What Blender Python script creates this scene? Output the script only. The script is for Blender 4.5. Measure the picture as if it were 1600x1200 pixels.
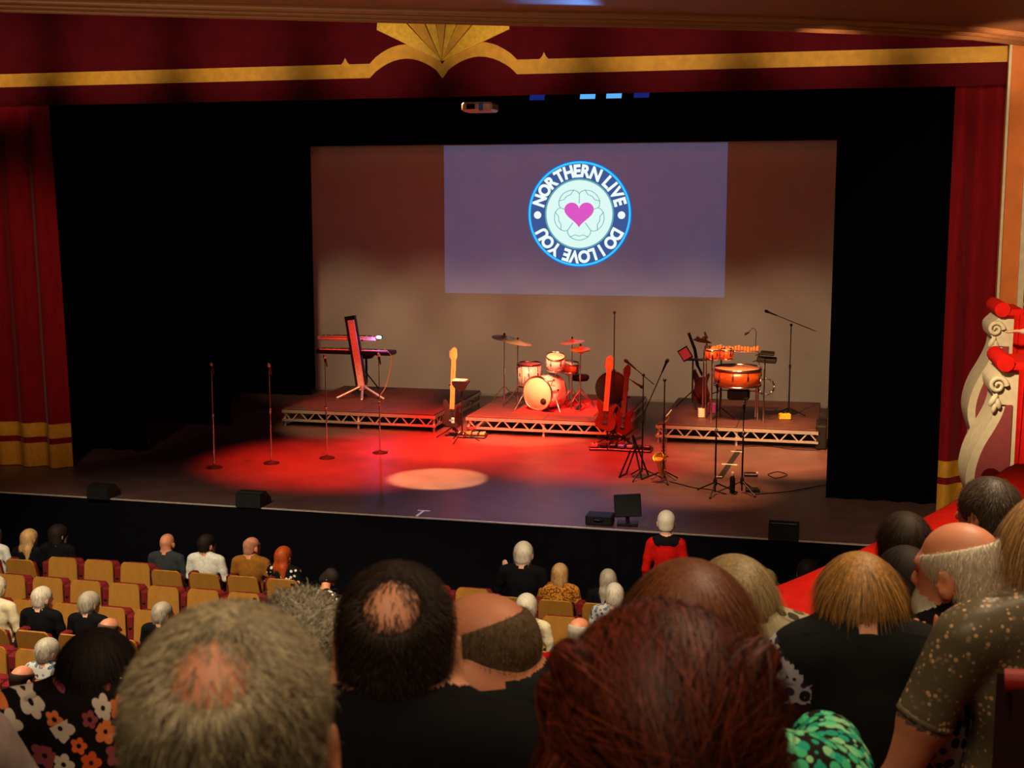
import bpy, math, random
import numpy as np
from mathutils import Matrix, Vector
random.seed(7); np.random.seed(7)
for o in list(bpy.data.objects): bpy.data.objects.remove(o, do_unlink=True)
SC = bpy.context.scene
COL = SC.collection
PI = math.pi
# ------------------------------------------------------------------ camera
ZC, FPX, YAW, PITCH = 4.0, 2000.0, math.radians(14.0), math.radians(7.9)
cd = bpy.data.cameras.new('camera'); cam = bpy.data.objects.new('camera', cd); COL.objects.link(cam)
cd.sensor_fit = 'HORIZONTAL'; cd.sensor_width = 36.0; cd.lens = 36.0 * FPX / 1600.0
cd.clip_start = .05; cd.clip_end = 200
cam.location = (0, 0, ZC); cam.rotation_euler = (PI/2 - PITCH, 0, YAW)
cd.dof.use_dof = True; cd.dof.focus_distance = 21.0; cd.dof.aperture_fstop = 11.0
SC.camera = cam
# ------------------------------------------------------------------ world, exposure
w = bpy.data.worlds.new('world'); SC.world = w; w.use_nodes = True
w.node_tree.nodes['Background'].inputs[0].default_value = (.0009, .0009, .0028, 1)
w.node_tree.nodes['Background'].inputs[1].default_value = 1.0
SC.view_settings.view_transform = 'Standard'; SC.view_settings.look = 'None'
SC.view_settings.gamma = 1; SC.view_settings.exposure = 0.0; SC.view_settings.use_curve_mapping = False
# ------------------------------------------------------------------ pixel <-> world helpers (1600 x 1200 frame)
_fw = Vector((-math.sin(YAW)*math.cos(PITCH), math.cos(YAW)*math.cos(PITCH), -math.sin(PITCH)))
_rt = Vector((math.cos(YAW), math.sin(YAW), 0)); _up = _rt.cross(_fw)
def ray(x, y): return _fw + _rt*((x-800)/FPX) + _up*((600-y)/FPX)
def atz(x, y, z=0.0):
    d = ray(x, y); return Vector((0, 0, ZC)) + d*((z-ZC)/d.z)
def aty(x, y, Y):
    d = ray(x, y); return Vector((0, 0, ZC)) + d*(Y/d.y)
def atd(x, y, dep): return Vector((0, 0, ZC)) + ray(x, y)*dep
def proj(p):
    v = Vector(p) - Vector((0, 0, ZC)); d = v.dot(_fw)
    return 800+FPX*v.dot(_rt)/d, 600-FPX*v.dot(_up)/d, d
# ------------------------------------------------------------------ lights
def aim(o, tgt):
    o.rotation_euler = (Vector(tgt)-o.location).to_track_quat('-Z', 'Y').to_euler()
def spot(name, loc, tgt, col, power, deg, blend=.4, size=.08):
    l = bpy.data.lights.new(name, 'SPOT'); l.energy = power; l.color = col
    l.spot_size = math.radians(deg); l.spot_blend = blend; l.shadow_soft_size = size
    o = bpy.data.objects.new(name, l); COL.objects.link(o); o.location = loc; aim(o, tgt); return o
def area(name, loc, tgt, col, power, sx, sy):
    l = bpy.data.lights.new(name, 'AREA'); l.shape = 'RECTANGLE'; l.size = sx; l.size_y = sy
    l.energy = power; l.color = col
    o = bpy.data.objects.new(name, l); COL.objects.link(o); o.location = loc; aim(o, tgt); return o
RED = (1, .035, .015); WARM = (1, .56, .26); AMB = (1, .42, .16); LAV = (.55, .45, 1)
# stage rig (bars hidden behind the pelmet)
spot('red_wash_left', (-7.2, 17.9, 5.7), atz(545, 722), RED, 15000, 50, 1.0)
spot('red_wash_middle', (-4.9, 18.0, 5.7), atz(800, 706), RED, 15500, 46, 1.0)
spot('red_wash_deep', (-6.6, 18.6, 5.8), atz(700, 690), RED, 12000, 40, 1.0)
spot('red_wash_right', (-3.6, 18.0, 5.7), atz(905, 716), RED, 8000, 46, 1.0)
spot('red_on_keyboards', (-6.5, 17.8, 5.7), (-8.4, 22.4, 1.0), RED, 3800, 24, .6)
spot('red_on_drums', (-1.9, 18.5, 5.7), (-4.5, 22.4, .8), RED, 5200, 23, .5)
spot('red_on_percussion', (-4.5, 18.2, 5.7), (-2.3, 22.3, 1.0), RED, 1500, 16, .5)
spot('warm_circle', (-5.2, 17.75, 5.7), atz(685, 748), WARM, 9500, 15.5, .22)
spot('warm_on_drums', (-5.6, 17.6, 5.7), (-5.3, 22.0, .35), WARM, 5200, 27, .5)
spot('warm_right_wash', (-.6, 18.0, 5.7), atz(1195, 712), AMB, 6800, 38, .9)
spot('warm_right_front', (-2.2, 17.6, 5.7), atz(1075, 764), AMB, 2400, 30, .9)
spot('lavender_front', (-4.0, 17.6, 5.7), atz(840, 786), LAV, 1300, 44, 1.0)
spot('warm_on_rig', (-2.2, 17.6, 5.7), (-1.4, 22.4, .7), AMB, 4000, 24, .6)
for i in range(6):
    x_ = -10.1+i*1.85
    spot('screen_wash_low', (x_, 21.2, 5.9), (x_, 26.1, .2), (1, .70, .46), 370, 39, .75, .3)
spot('warm_on_keyboards', (-9.2, 17.7, 5.7), (-8.5, 21.7, .4), WARM, 2200, 26, .8)
area('screen_wash_red', (-5.5, 19.8, 5.9), (-5.5, 26.1, 3.6), (1, .18, .12), 27, 9, .4)
# blue lamps under the pelmet throw light back onto the soffit lip
spot('blue_lamp_spill', (-2.9, 17.6, 5.33), atz(893, 32, 5.9), (.12, .35, 1), 2600, 10, .9)
# auditorium house lamps under the balcony soffit, plus added fills for pelmet and soffit
HOUSE = (1, .74, .46)
area('house_lamp_circle', (.5, 2.9, 5.7), (.15, 1.6, 3.3), HOUSE, 42, 1.0, 1.0)
area('house_lamp_circle_back', (-.5, .5, 5.7), (-.2, 1.6, 3.2), HOUSE, 32, 1.0, 1.0)
spot('house_lamp_circle_far', (.8, 5.0, 5.7), (1.1, 4.6, 2.6), HOUSE, 360, 95, .7, .25)
spot('house_lamp_stalls', (-7.2, 8.0, 5.7), (-7.9, 12.2, -.8), (1, .80, .57), 2800, 60, .6, .3)
spot('house_lamp_stalls_right', (-2.4, 8.6, 5.7), (-2.9, 12.6, -.8), (1, .80, .57), 2300, 52, .6, .3)
for i in range(8):
    x_ = -12.2+i*2.0
    spot('pelmet_fill_light', (x_, 13.7, 5.3), (x_, 17.0, 6.25), (1, .72, .46), 340, 40, 1.0, .2)  # added fill spots that brighten the pelmet; no fixtures hang here
area('house_uplight', (-4.5, 9.5, 3.2), (-4.2, 11.5, 5.9), HOUSE, 62, 7, .6)  # added unseen uplight, only there to brighten the soffit
spot('house_lamp_left_curtain', (-9.2, 11.5, 5.2), (-12.6, 17.2, 2.2), (1, .6, .4), 560, 44, .8, .2)
spot('house_lamp_right_wall', (-.2, 8.6, 5.5), (2.1, 14.0, 3.0), HOUSE, 1700, 58, .6, .2)
# ------------------------------------------------------------------ materials
def lin(c):
    c = c/255.0
    return c/12.92 if c <= .04045 else ((c+.055)/1.055)**2.4
def rgb(t): return (lin(t[0]), lin(t[1]), lin(t[2]), 1)
MATS = {}
def mat(name, col, rough=.6, metal=0.0, noise=.18, scale=18.0, bump=0.0, stretch=(1, 1, 1), spec=.35, sheen=0.0, emit=None, alpha=1.0):
    if name in MATS: return MATS[name]
    m = bpy.data.materials.new(name); m.use_nodes = True
    nt = m.node_tree; p = nt.nodes['Principled BSDF']
    c = rgb(col)
    tc = nt.nodes.new('ShaderNodeTexCoord'); mp = nt.nodes.new('ShaderNodeMapping')
    mp.inputs['Scale'].default_value = stretch
    nz = nt.nodes.new('ShaderNodeTexNoise'); nz.inputs['Scale'].default_value = scale; nz.inputs['Detail'].default_value = 4
    nt.links.new(tc.outputs['Object'], mp.inputs['Vector']); nt.links.new(mp.outputs['Vector'], nz.inputs['Vector'])
    cr = nt.nodes.new('ShaderNodeValToRGB')
    cr.color_ramp.elements[0].position = .3; cr.color_ramp.elements[1].position = .7
    cr.color_ramp.elements[0].color = tuple(v*(1-noise) for v in c[:3])+(1,)
    cr.color_ramp.elements[1].color = tuple(min(1, v*(1+noise)) for v in c[:3])+(1,)
    nt.links.new(nz.outputs['Fac'], cr.inputs['Fac']); nt.links.new(cr.outputs['Color'], p.inputs['Base Color'])
    p.inputs['Roughness'].default_value = rough; p.inputs['Metallic'].default_value = metal
    p.inputs['Specular IOR Level'].default_value = spec
    if sheen: p.inputs['Sheen Weight'].default_value = sheen; p.inputs['Sheen Roughness'].default_value = .4
    if bump:
        b = nt.nodes.new('ShaderNodeBump'); b.inputs['Strength'].default_value = bump; b.inputs['Distance'].default_value = .01
        nt.links.new(nz.outputs['Fac'], b.inputs['Height']); nt.links.new(b.outputs['Normal'], p.inputs['Normal'])
    if emit:
        p.inputs['Emission Color'].default_value = rgb(emit[0]); p.inputs['Emission Strength'].default_value = emit[1]
    MATS[name] = m; return m
def hairmat(name, col, var=.35, rough=.52, spec=.4):
    """hair: colour varied strand by strand (attribute) and by a stretched noise"""
    if name in MATS: return MATS[name]
    m = mat(name, col, rough=rough, noise=var, scale=60, stretch=(3, 3, .25), spec=spec)
    nt = m.node_tree; p = nt.nodes['Principled BSDF']
    src = p.inputs['Base Color'].links[0].from_socket
    at = nt.nodes.new('ShaderNodeAttribute'); at.attribute_name = 'strand'
    mx = nt.nodes.new('ShaderNodeMix'); mx.data_type = 'RGBA'; mx.blend_type = 'MULTIPLY'; mx.inputs['Factor'].default_value = 1
    ad = nt.nodes.new('ShaderNodeMath'); ad.operation = 'ADD'; ad.inputs[1].default_value = .95
    nt.links.new(at.outputs['Fac'], ad.inputs[0])
    nt.links.new(src, mx.inputs['A']); nt.links.new(ad.outputs[0], mx.inputs['B']); nt.links.new(mx.outputs['Result'], p.inputs['Base Color'])
    return m
def print_mat(name, base, cols, scale=12.0, size=.42, centre=(20, 8, 8), petals=5, rough=.8, sparse=.3, solid=False):
    """printed cloth: flowers / dots at scattered centres on a plain ground (flat print; on sequins, painted glitter)"""
    if name in MATS: return MATS[name]
    m = bpy.data.materials.new(name); m.use_nodes = True; nt = m.node_tree; N = nt.nodes; L = nt.links
    p = N['Principled BSDF']; p.inputs['Roughness'].default_value = rough; p.inputs['Specular IOR Level'].default_value = .2
    tc = N.new('ShaderNodeTexCoord'); sp = N.new('ShaderNodeSeparateXYZ'); L.new(tc.outputs['Object'], sp.inputs[0])
    def math_(op, a, b=None, clamp=False):
        n = N.new('ShaderNodeMath'); n.operation = op; n.use_clamp = clamp
        for i, v in enumerate((a, b)):
            if v is None: continue
            if isinstance(v, (int, float)): n.inputs[i].default_value = v
            else: L.new(v, n.inputs[i])
        return n.outputs[0]
    u = math_('MULTIPLY', math_('ADD', sp.outputs['X'], math_('MULTIPLY', sp.outputs['Y'], .6)), scale)
    v = math_('MULTIPLY', math_('SUBTRACT', sp.outputs['Z'], math_('MULTIPLY', sp.outputs['Y'], .3)), scale)
    cb = N.new('ShaderNodeCombineXYZ'); L.new(u, cb.inputs[0]); L.new(v, cb.inputs[1])
    vo = N.new('ShaderNodeTexVoronoi'); vo.voronoi_dimensions = '2D'; vo.inputs['Scale'].default_value = 1; vo.inputs['Randomness'].default_value = .75
    L.new(cb.outputs[0], vo.inputs['Vector'])
    vs = N.new('ShaderNodeVectorMath'); vs.operation = 'SUBTRACT'; L.new(cb.outputs[0], vs.inputs[0]); L.new(vo.outputs['Position'], vs.inputs[1])
    s2 = N.new('ShaderNodeSeparateXYZ'); L.new(vs.outputs[0], s2.inputs[0])
    ang = math_('ARCTAN2', s2.outputs['Y'], s2.outputs['X'])
    pet = math_('ABSOLUTE', math_('COSINE', math_('MULTIPLY', ang, petals/2.0)))
    cs = N.new('ShaderNodeSeparateColor'); L.new(vo.outputs['Color'], cs.inputs[0])
    rad = math_('MULTIPLY', math_('ADD', math_('MULTIPLY', pet, .35), .65), math_('MULTIPLY', math_('ADD', math_('MULTIPLY', cs.outputs['Green'], .5), .6), size))
    inside = math_('LESS_THAN', vo.outputs['Distance'], rad)
    keep = math_('GREATER_THAN', cs.outputs['Blue'], sparse)
    fac = math_('MULTIPLY', inside, keep)
    if solid:
        v3 = N.new('ShaderNodeTexVoronoi'); v3.inputs['Scale'].default_value = scale; L.new(tc.outputs['Object'], v3.inputs['Vector'])
        cs = N.new('ShaderNodeSeparateColor'); L.new(v3.outputs['Color'], cs.inputs[0])
        fac = math_('MULTIPLY', math_('LESS_THAN', v3.outputs['Distance'], size), math_('GREATER_THAN', cs.outputs['Blue'], sparse)); vo = v3
    cen = math_('LESS_THAN', vo.outputs['Distance'], size*.18)
    cr = N.new('ShaderNodeValToRGB'); cr.color_ramp.interpolation = 'CONSTANT'
    for i, c in enumerate(cols):
        if i > 1: cr.color_ramp.elements.new(i/len(cols))
        cr.color_ramp.elements[i].position = i/len(cols)
        cr.color_ramp.elements[i].color = rgb(c)
    L.new(cs.outputs['Red'], cr.inputs['Fac'])
    m1 = N.new('ShaderNodeMix'); m1.data_type = 'RGBA'; L.new(cen, m1.inputs['Factor']); L.new(cr.outputs['Color'], m1.inputs['A']); m1.inputs['B'].default_value = rgb(centre)
    m2 = N.new('ShaderNodeMix'); m2.data_type = 'RGBA'; L.new(fac, m2.inputs['Factor']); m2.inputs['A'].default_value = rgb(base); L.new(m1.outputs['Result'], m2.inputs['B'])
    L.new(m2.outputs['Result'], p.inputs['Base Color'])
    MATS[name] = m; return m
def glow(name, col, strength):
    if name in MATS: return MATS[name]
    m = bpy.data.materials.new(name); m.use_nodes = True; nt = m.node_tree
    for n in list(nt.nodes): nt.nodes.remove(n)
    e = nt.nodes.new('ShaderNodeEmission'); e.inputs[0].default_value = rgb(col); e.inputs[1].default_value = strength
    o = nt.nodes.new('ShaderNodeOutputMaterial'); nt.links.new(e.outputs[0], o.inputs[0])
    MATS[name] = m; return m
# ------------------------------------------------------------------ mesh builder
class B:
    def __init__(s, T=None): s.v = []; s.f = []; s.sm = []; s.T = T or Matrix()
    def add(s, vs, fs, smooth=False, T=None):
        M = s.T @ T if T is not None else s.T
        n = len(s.v); s.v += [tuple(M @ Vector(q)) for q in vs]
        s.f += [tuple(i+n for i in f) for f in fs]; s.sm += [smooth]*len(fs)
        return s
    def box(s, c, d, rot=(0, 0, 0), bev=0.0):
        x, y, z = d[0]/2, d[1]/2, d[2]/2
        from mathutils import Euler
        T = Matrix.Translation(c) @ Euler(rot).to_matrix().to_4x4()
        if bev <= 0:
            vs = [(-x,-y,-z),(x,-y,-z),(x,y,-z),(-x,y,-z),(-x,-y,z),(x,-y,z),(x,y,z),(-x,y,z)]
            fs = [(0,3,2,1),(4,5,6,7),(0,1,5,4),(1,2,6,5),(2,3,7,6),(3,0,4,7)]
            return s.add(vs, fs, False, T)
        b = min(bev, x*.9, y*.9, z*.9)
        vs = []; 
        for sx in (-1, 1):
            for sy in (-1, 1):
                for sz in (-1, 1):
                    vs += [(sx*x, sy*(y-b), sz*(z-b)), (sx*(x-b), sy*y, sz*(z-b)), (sx*(x-b), sy*(y-b), sz*z)]
        def I(sx, sy, sz, a): return ((sx > 0)*4+(sy > 0)*2+(sz > 0))*3+a
        fs = []
        for a in range(3):
            o1, o2 = [(1, 2), (2, 0), (0, 1)][a]
            for sg in (-1, 1):
                q = []
                for u, v in ((-1,-1),(1,-1),(1,1),(-1,1)):
                    k = [0, 0, 0]; k[a] = sg; k[o1] = u; k[o2] = v; q.append(I(*k, a))
                fs.append(tuple(q) if sg > 0 else tuple(reversed(q)))
        for a in range(3):
            o1, o2 = [(1, 2), (2, 0), (0, 1)][a]
            for u in (-1, 1):
                for v in (-1, 1):
                    k1 = [0,0,0]; k2 = [0,0,0]; k1[a] = -1; k2[a] = 1
                    k1[o1] = k2[o1] = u; k1[o2] = k2[o2] = v
                    q = (I(*k1, o1), I(*k2, o1), I(*k2, o2), I(*k1, o2))
                    fs.append(q if u*v < 0 else tuple(reversed(q)))
        for sx in (-1, 1):
            for sy in (-1, 1):
                for sz in (-1, 1):
                    q = tuple(I(sx, sy, sz, a) for a in range(3))
                    fs.append(q if sx*sy*sz > 0 else tuple(reversed(q)))
        return s.add(vs, fs, False, T)
    def tube(s, pts, r, seg=8, closed=False, cap=True):
        pts = [Vector(p) for p in pts]; n = len(pts)
        rs = r if isinstance(r, (list, tuple)) else [r]*n
        vs = []; fs = []; N = None
        for i, p in enumerate(pts):
            if closed: t = pts[(i+1) % n]-pts[i-1]
            else: t = pts[min(i+1, n-1)]-pts[max(i-1, 0)]
            t = t.normalized() if t.length > 1e-9 else Vector((0, 0, 1))
            if N is None: N = t.orthogonal().normalized()
            else:
                N = N - t*N.dot(t); N = N.normalized() if N.length > 1e-6 else t.orthogonal().normalized()
            Bn = t.cross(N)
            for k in range(seg):
                a = 2*PI*k/seg; vs.append(p + (N*math.cos(a)+Bn*math.sin(a))*rs[i])
        m = n if closed else n-1
        for i in range(m):
            j = (i+1) % n
            for k in range(seg):
                k2 = (k+1) % seg; fs.append((i*seg+k, i*seg+k2, j*seg+k2, j*seg+k))
        s.add(vs, fs, True)
        if cap and not closed:
            s.add(vs[:seg], [tuple(reversed(range(seg)))]); s.add(vs[-seg:], [tuple(range(seg))])
        return s
    def lathe(s, prof, seg=24, T=None, smooth=True, caps=True):
        vs = []; fs = []; n = len(prof)
        for r, z in prof:
            for k in range(seg):
                a = 2*PI*k/seg; vs.append((r*math.cos(a), r*math.sin(a), z))
        for i in range(n-1):
            for k in range(seg):
                k2 = (k+1) % seg; fs.append((i*seg+k, i*seg+k2, (i+1)*seg+k2, (i+1)*seg+k))
        s.add(vs, fs, smooth, T)
        if not caps: return s
        if prof[0][0] > 1e-5: s.add(vs[:seg], [tuple(reversed(range(seg)))], False, T)
        if prof[-1][0] > 1e-5: s.add(vs[-seg:], [tuple(range(seg))], False, T)
        return s
    def prism(s, poly, depth, T=None, smooth=False):
        """polygon in XY (counter-clockwise), extruded 0..depth along Z"""
        n = len(poly); vs = [(x, y, 0) for x, y in poly]+[(x, y, depth) for x, y in poly]
        fs = [tuple(reversed(range(n))), tuple(range(n, 2*n))]
        s.add(vs, fs, False, T)
        s.add(vs, [(i, (i+1) % n, n+(i+1) % n, n+i) for i in range(n)], smooth, T)
        return s
    def ball(s, c, r, seg=16, rings=10, T=None):
        r = r if isinstance(r, (tuple, list)) else (r, r, r); vs = []; fs = []
        for i in range(rings+1):
            th = PI*i/rings
            for k in range(seg):
                a = 2*PI*k/seg
                vs.append((c[0]+r[0]*math.sin(th)*math.cos(a), c[1]+r[1]*math.sin(th)*math.sin(a), c[2]-r[2]*math.cos(th)))
        for i in range(rings):
            for k in range(seg):
                k2 = (k+1) % seg; fs.append((i*seg+k, i*seg+k2, (i+1)*seg+k2, (i+1)*seg+k))
        return s.add(vs, fs, True, T)
    def grid(s, fn, nu, nv, smooth=True):
        vs = [fn(i/nu, j/nv) for j in range(nv+1) for i in range(nu+1)]
        fs = [(j*(nu+1)+i, j*(nu+1)+i+1, (j+1)*(nu+1)+i+1, (j+1)*(nu+1)+i) for j in range(nv) for i in range(nu)]
        return s.add(vs, fs, smooth)
    def mesh(s, name):
        me = bpy.data.meshes.new(name); me.from_pydata(s.v, [], s.f); me.validate(clean_customdata=False)
        if len(me.polygons) == len(s.sm): me.polygons.foreach_set('use_smooth', s.sm)
        me.update(); return me
    def build(s, name, m, parent=None, kind=None):
        me = s.mesh(name); me.materials.append(m); return link(name, me, parent, kind)
def link(name, me, parent=None, kind=None):
    o = bpy.data.objects.new(name, me); COL.objects.link(o)
    if parent: o.parent = parent
    if kind: o['kind'] = kind
    return o
def tag(o, label, cat, group=None):
    o['label'] = label; o['category'] = cat
    if group: o['group'] = group
    return o
def thing(name, label, cat, loc=(0, 0, 0), rz=0.0, group=None):
    o = bpy.data.objects.new(name, None); COL.objects.link(o); o.empty_display_size = .1
    o.location = loc; o.rotation_euler = (0, 0, rz); return tag(o, label, cat, group)
def RX(a): return Matrix.Rotation(a, 4, 'X')
def RY(a): return Matrix.Rotation(a, 4, 'Y')
def RZ(a): return Matrix.Rotation(a, 4, 'Z')
def TR(*p): return Matrix.Translation(Vector(p) if len(p) == 3 else Vector(p[0]))
ORD = ['first','second','third','fourth','fifth','sixth','seventh','eighth','ninth','tenth','eleventh','twelfth']
# ------------------------------------------------------------------ the setting
FLOOR = -1.2                                   # stalls floor; the stage floor is z = 0
m_stage = mat('stage_floor_paint', (92, 66, 62), rough=.42, noise=.22, scale=2.2, bump=.08, spec=.4)
m_black = mat('black_velour', (3, 3, 8), rough=.95, noise=.3, scale=30, spec=.05)
m_fascia = mat('fascia_black', (4, 4, 9), rough=.8, noise=.2, scale=6, spec=.1)
m_red = mat('red_velvet', (122, 14, 22), rough=.85, noise=.16, scale=7, stretch=(3, 3, .4), spec=.1, sheen=.15)
m_pelmet = mat('pelmet_velvet', (78, 6, 18), rough=.9, noise=.15, scale=4, spec=.1)
m_gold = mat('gold_cloth', (204, 150, 44), rough=.6, noise=.14, scale=9, spec=.3)
m_goldfr = mat('gold_fringe_thread', (200, 146, 46), rough=.7, noise=.3, scale=60, stretch=(4, 4, .15), spec=.2)
m_screen = mat('projection_cloth', (205, 190, 170), rough=.9, noise=.03, scale=2, spec=.1)
m_carpet = mat('stalls_carpet', (58, 10, 14), rough=.95, noise=.25, scale=40)
m_soffit = mat('soffit_brown', (128, 78, 44), rough=.6, noise=.08, scale=3)
m_cream = mat('cream_plaster', (206, 192, 158), rough=.7, noise=.1, scale=12, bump=.1)
m_orange = mat('orange_pilaster', (205, 112, 38), rough=.6, noise=.1, scale=5)
m_plum = mat('plum_panel', (138, 58, 58), rough=.7, noise=.08)
m_rail = mat('scarlet_velvet', (206, 22, 10), rough=.75, noise=.12, scale=14, bump=.15, spec=.15)
m_tan = mat('tan_parapet', (168, 128, 84), rough=.75, noise=.1, scale=6)
m_tier = mat('circle_carpet', (46, 10, 12), rough=.95, noise=.25, scale=30)
m_strip = mat('stage_edge_metal', (200, 180, 165), rough=.4, metal=.3)
def struct(o): o['kind'] = 'structure'; return o
EDGE = 15.45
# stage platform, split into floor, fascia, edge strip
struct(B().box((-5.0, (EDGE+.06+27.5)/2, -.06), (34, 27.5-EDGE-.06, .12)).build('floor_stage', m_stage))
struct(B().box((-5.0, EDGE+.03, FLOOR/2-.001), (34, .06, -FLOOR)).build('wall_stage_front', m_fascia))
struct(B().box((-5.0, EDGE+.004, -.004), (34, .045, .014)).build('trim_1', m_strip))
struct(B().box((-5.0, 4.0, FLOOR-.06), (34, 24.0, .12)).build('floor_stalls', m_carpet))
struct(B().box((-5.0, 27.6, 3.0), (34, .12, 9)).build('wall_back', m_black))
struct(B().box((-17.2, 12, 3.0), (.2, 32, 9)).build('wall_left', mat('dark_left_wall', (40, 14, 14), rough=.9)))
# upper balcony soffit with a curved moulded lip
ZS = 5.9
lip = [atz(x, y, ZS) for x, y in ((-500, -8), (-200, 4), (0, 12), (300, 21), (560, 28), (800, 34), (1000, 37), (1200, 42), (1400, 50), (1520, 57), (1600, 66), (1690, 79))]
def soffit():
    b = B(); n = len(lip)
    vs = []; fs = []
    for p in lip: vs += [(p.x, p.y, ZS), (p.x*1.0, -4.0, ZS), (p.x, p.y, ZS+.9), (p.x, -4.0, ZS+.9)]
    for i in range(n-1):
        a, c = i*4, i*4+4
        fs += [(a, a+1, c+1, c), (a, c, c+2, a+2), (a+2, c+2, c+3, a+3)]
    b.add(vs, fs, False); return b
struct(soffit().build('ceiling', m_soffit))
lipm = B(); lipm.tube([(p.x, p.y-.02, ZS-.012) for p in lip], .035, 8); lipm.tube([(p.x, p.y-.32, ZS-.01) for p in lip], .03, 8); lipm.tube([(p.x, p.y-.75, ZS-.01) for p in lip], .045, 8)
struct(lipm.build('trim_2', mat('soffit_moulding', (150, 96, 58), rough=.35, noise=.08)))
# proscenium pier on the right
pier = struct(B().box((2.86, 16.85, 2.3), (1.74, .3, 7.4)).build('wall_right_pier', m_orange))
px = 2.02
B().box((1.985, 16.69, 3.2), (.03, .06, 5.6)).build('cream_edge', m_cream, pier)
B().box((2.24, 16.68, 3.2), (.07, .08, 5.6)).build('cream_frame', m_cream, pier)
for k in range(24):
    zz = 2.55+k*.135
    ring = B(); ring.tube([(2.35+.055*math.cos(a*PI/8), 16.67, zz+.055*math.sin(a*PI/8)) for a in range(16)], .014, 6, closed=True)
    ring.build('plaster_ring', m_cream, pier)
    B().ball((2.35, 16.69, zz), (.028, .02, .028), 8, 6).build('plaster_boss', m_gold, pier)
cap = B(); cap.ball((2.23, 16.62, 5.55), (.06, .06, .10), 10, 8); cap.ball((2.31, 16.62, 5.45), (.08, .07, .07), 10, 8); cap.ball((2.2, 16.62, 5.4), (.05, .05, .05), 8, 6)
cap.build('capital_scroll', m_cream, pier)
struct(B().box((2.7, 8.0, 2.4), (.2, 17.6, 7.2)).build('wall_right', mat('auditorium_wall_ochre', (150, 96, 52), rough=.7)))
# ------------------------------------------------------------------ curtains
def drape(x0, x1, Y, z0, z1, amp=.06, wl=.28, flare=0.0, seed=1, nz=10, y1=None, dx=0.0):
    rnd = random.Random(seed); ph = [rnd.uniform(0, 6.28) for _ in range(4)]
    L = abs(x1-x0); nu = max(8, int(L/wl*8))
    def fn(u, v):
        x = x0+(x1-x0)*u; s = u*L
        f = math.sin(2*PI*s/wl+ph[0]+.8*math.sin(s*1.7+ph[1]))
        a = amp*(.75+.25*math.sin(s*2.3+ph[2]))*(1.15-.25*v)
        yy = Y if y1 is None else Y+(y1-Y)*u
        return (x+flare*(1-v)**2*(u-.5)*2+dx*(1-v), yy+a*f+.02*math.sin(3*v+s*3), z0+(z1-z0)*v)
    return fn, nu, nz
def sheet(args, name, m, parent=None, off=0.0, **k):
    fn, nu, nz = drape(*args, **k)
    return B().grid(lambda u, v: tuple(Vector(fn(u, v))+Vector((0, -off, 0))), nu, nz).build(name, m, parent)
def tabs(name, label, x0, x1, Y, seed, dx=0.0, group=None):
    t = thing(name, label, 'curtain', ((x0+x1)/2, Y, 0), group=group)
    a, b = x0-(x0+x1)/2, x1-(x0+x1)/2
    k = dict(amp=.09, wl=.42, seed=seed, dx=dx)
    def sub(nm, m, z0, z1, off, nz):
        fn, nu, _ = drape(a, b, 0, 0, 6.4, **k)
        B().grid(lambda u, v: tuple(Vector(fn(u, (z0+(z1-z0)*v)/6.4))+Vector((0, -off, 0))), nu*2, nz).build(nm, m, t)
    sub('drape', m_red, .03, 6.4, 0, 22)
    sub('gold_band', m_gold, .47, .69, .012, 3)
    sub('gold_fringe', m_goldfr, .01, .38, .016, 4)
    return t
tabs('stage_curtain', 'red velvet stage curtain with gold banded hem at the left of the stage', -13.6, -11.44, 17.15, 4, dx=.14)
tabs('stage_curtain', 'narrow red velvet stage curtain beside the orange pilaster', 1.44, 2.05, 17.45, 9)
def leg(label, x0, x1, Y, z1, seed, z0=.01, y1=None, name='black_leg_drape'):
    o = sheet((x0, x1, Y, z0, z1), name, m_black, None, amp=.05, wl=.35, seed=seed, y1=y1); tag(o, label, 'drape', 'black stage masking drapes'); return o
leg('black masking drape nearest the left red curtain', -15.0, atz(243, 700).x, 18.7, 7, 11)
leg('black masking drape behind the left microphone stand', -15.0, atz(405, 650).x, 21.3, 7, 12)
leg('black masking drape against the left edge of the screen', -15.0, -10.72, 25.2, 7, 13)
leg('tall black masking drape at the right front of the stage', .02, 2.6, 17.85, 7, 14)
leg('black masking drape behind the percussion platform', .05, 4.0, 22.5, 7, 15)
leg('black masking drape against the right edge of the screen', .06, 4.0, 25.6, 7, 17)
leg('black border cloth hung above the projection screen', -14, 4, 25.0, 8, 16, z0=aty(800, 224, 25.0).z+.0, name='black_border_cloth')
leg('black border cloth hung just behind the red pelmet', -14, 4, 19.6, 8, 19, z0=aty(800, 152, 19.6).z, name='black_border_cloth')
# pelmet: red valance, shaped gold band, fan
PY = 17.0
pel = thing('pelmet', 'red velvet pelmet with a gold band and gold fan above the stage', 'pelmet', (0, PY, 0))
def pp(x, y, off=0.0):
    q = aty(x, y, PY+off); return (q.x, q.z)
sheet((-14.0, 2.6, 0, 5.47, 7.4), 'valance', m_pelmet, pel, amp=.012, wl=.9, seed=3, nz=4)
Zb, Zt = 5.745, 5.935
half = 1.04; cx = -5.2
def hump(off):
    pts = []
    for k in range(25):
        u = -1+2*k/24.0; a = abs(u)
        h = math.sin(PI*min(1, a))**.8 if 0 < a < 1 else 0
        pts.append((cx+u*half, off+.245*h - (.03 if a < .04 else 0)))
    return pts
low = [(-14.0, Zb)]+hump(Zb)+[(2.6, Zb)]
high = [(2.6, Zt)]+list(reversed(hump(Zt)))+[(-14.0, Zt)]
bnd = B(); n = len(low)
hi = list(reversed(high))
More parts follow.
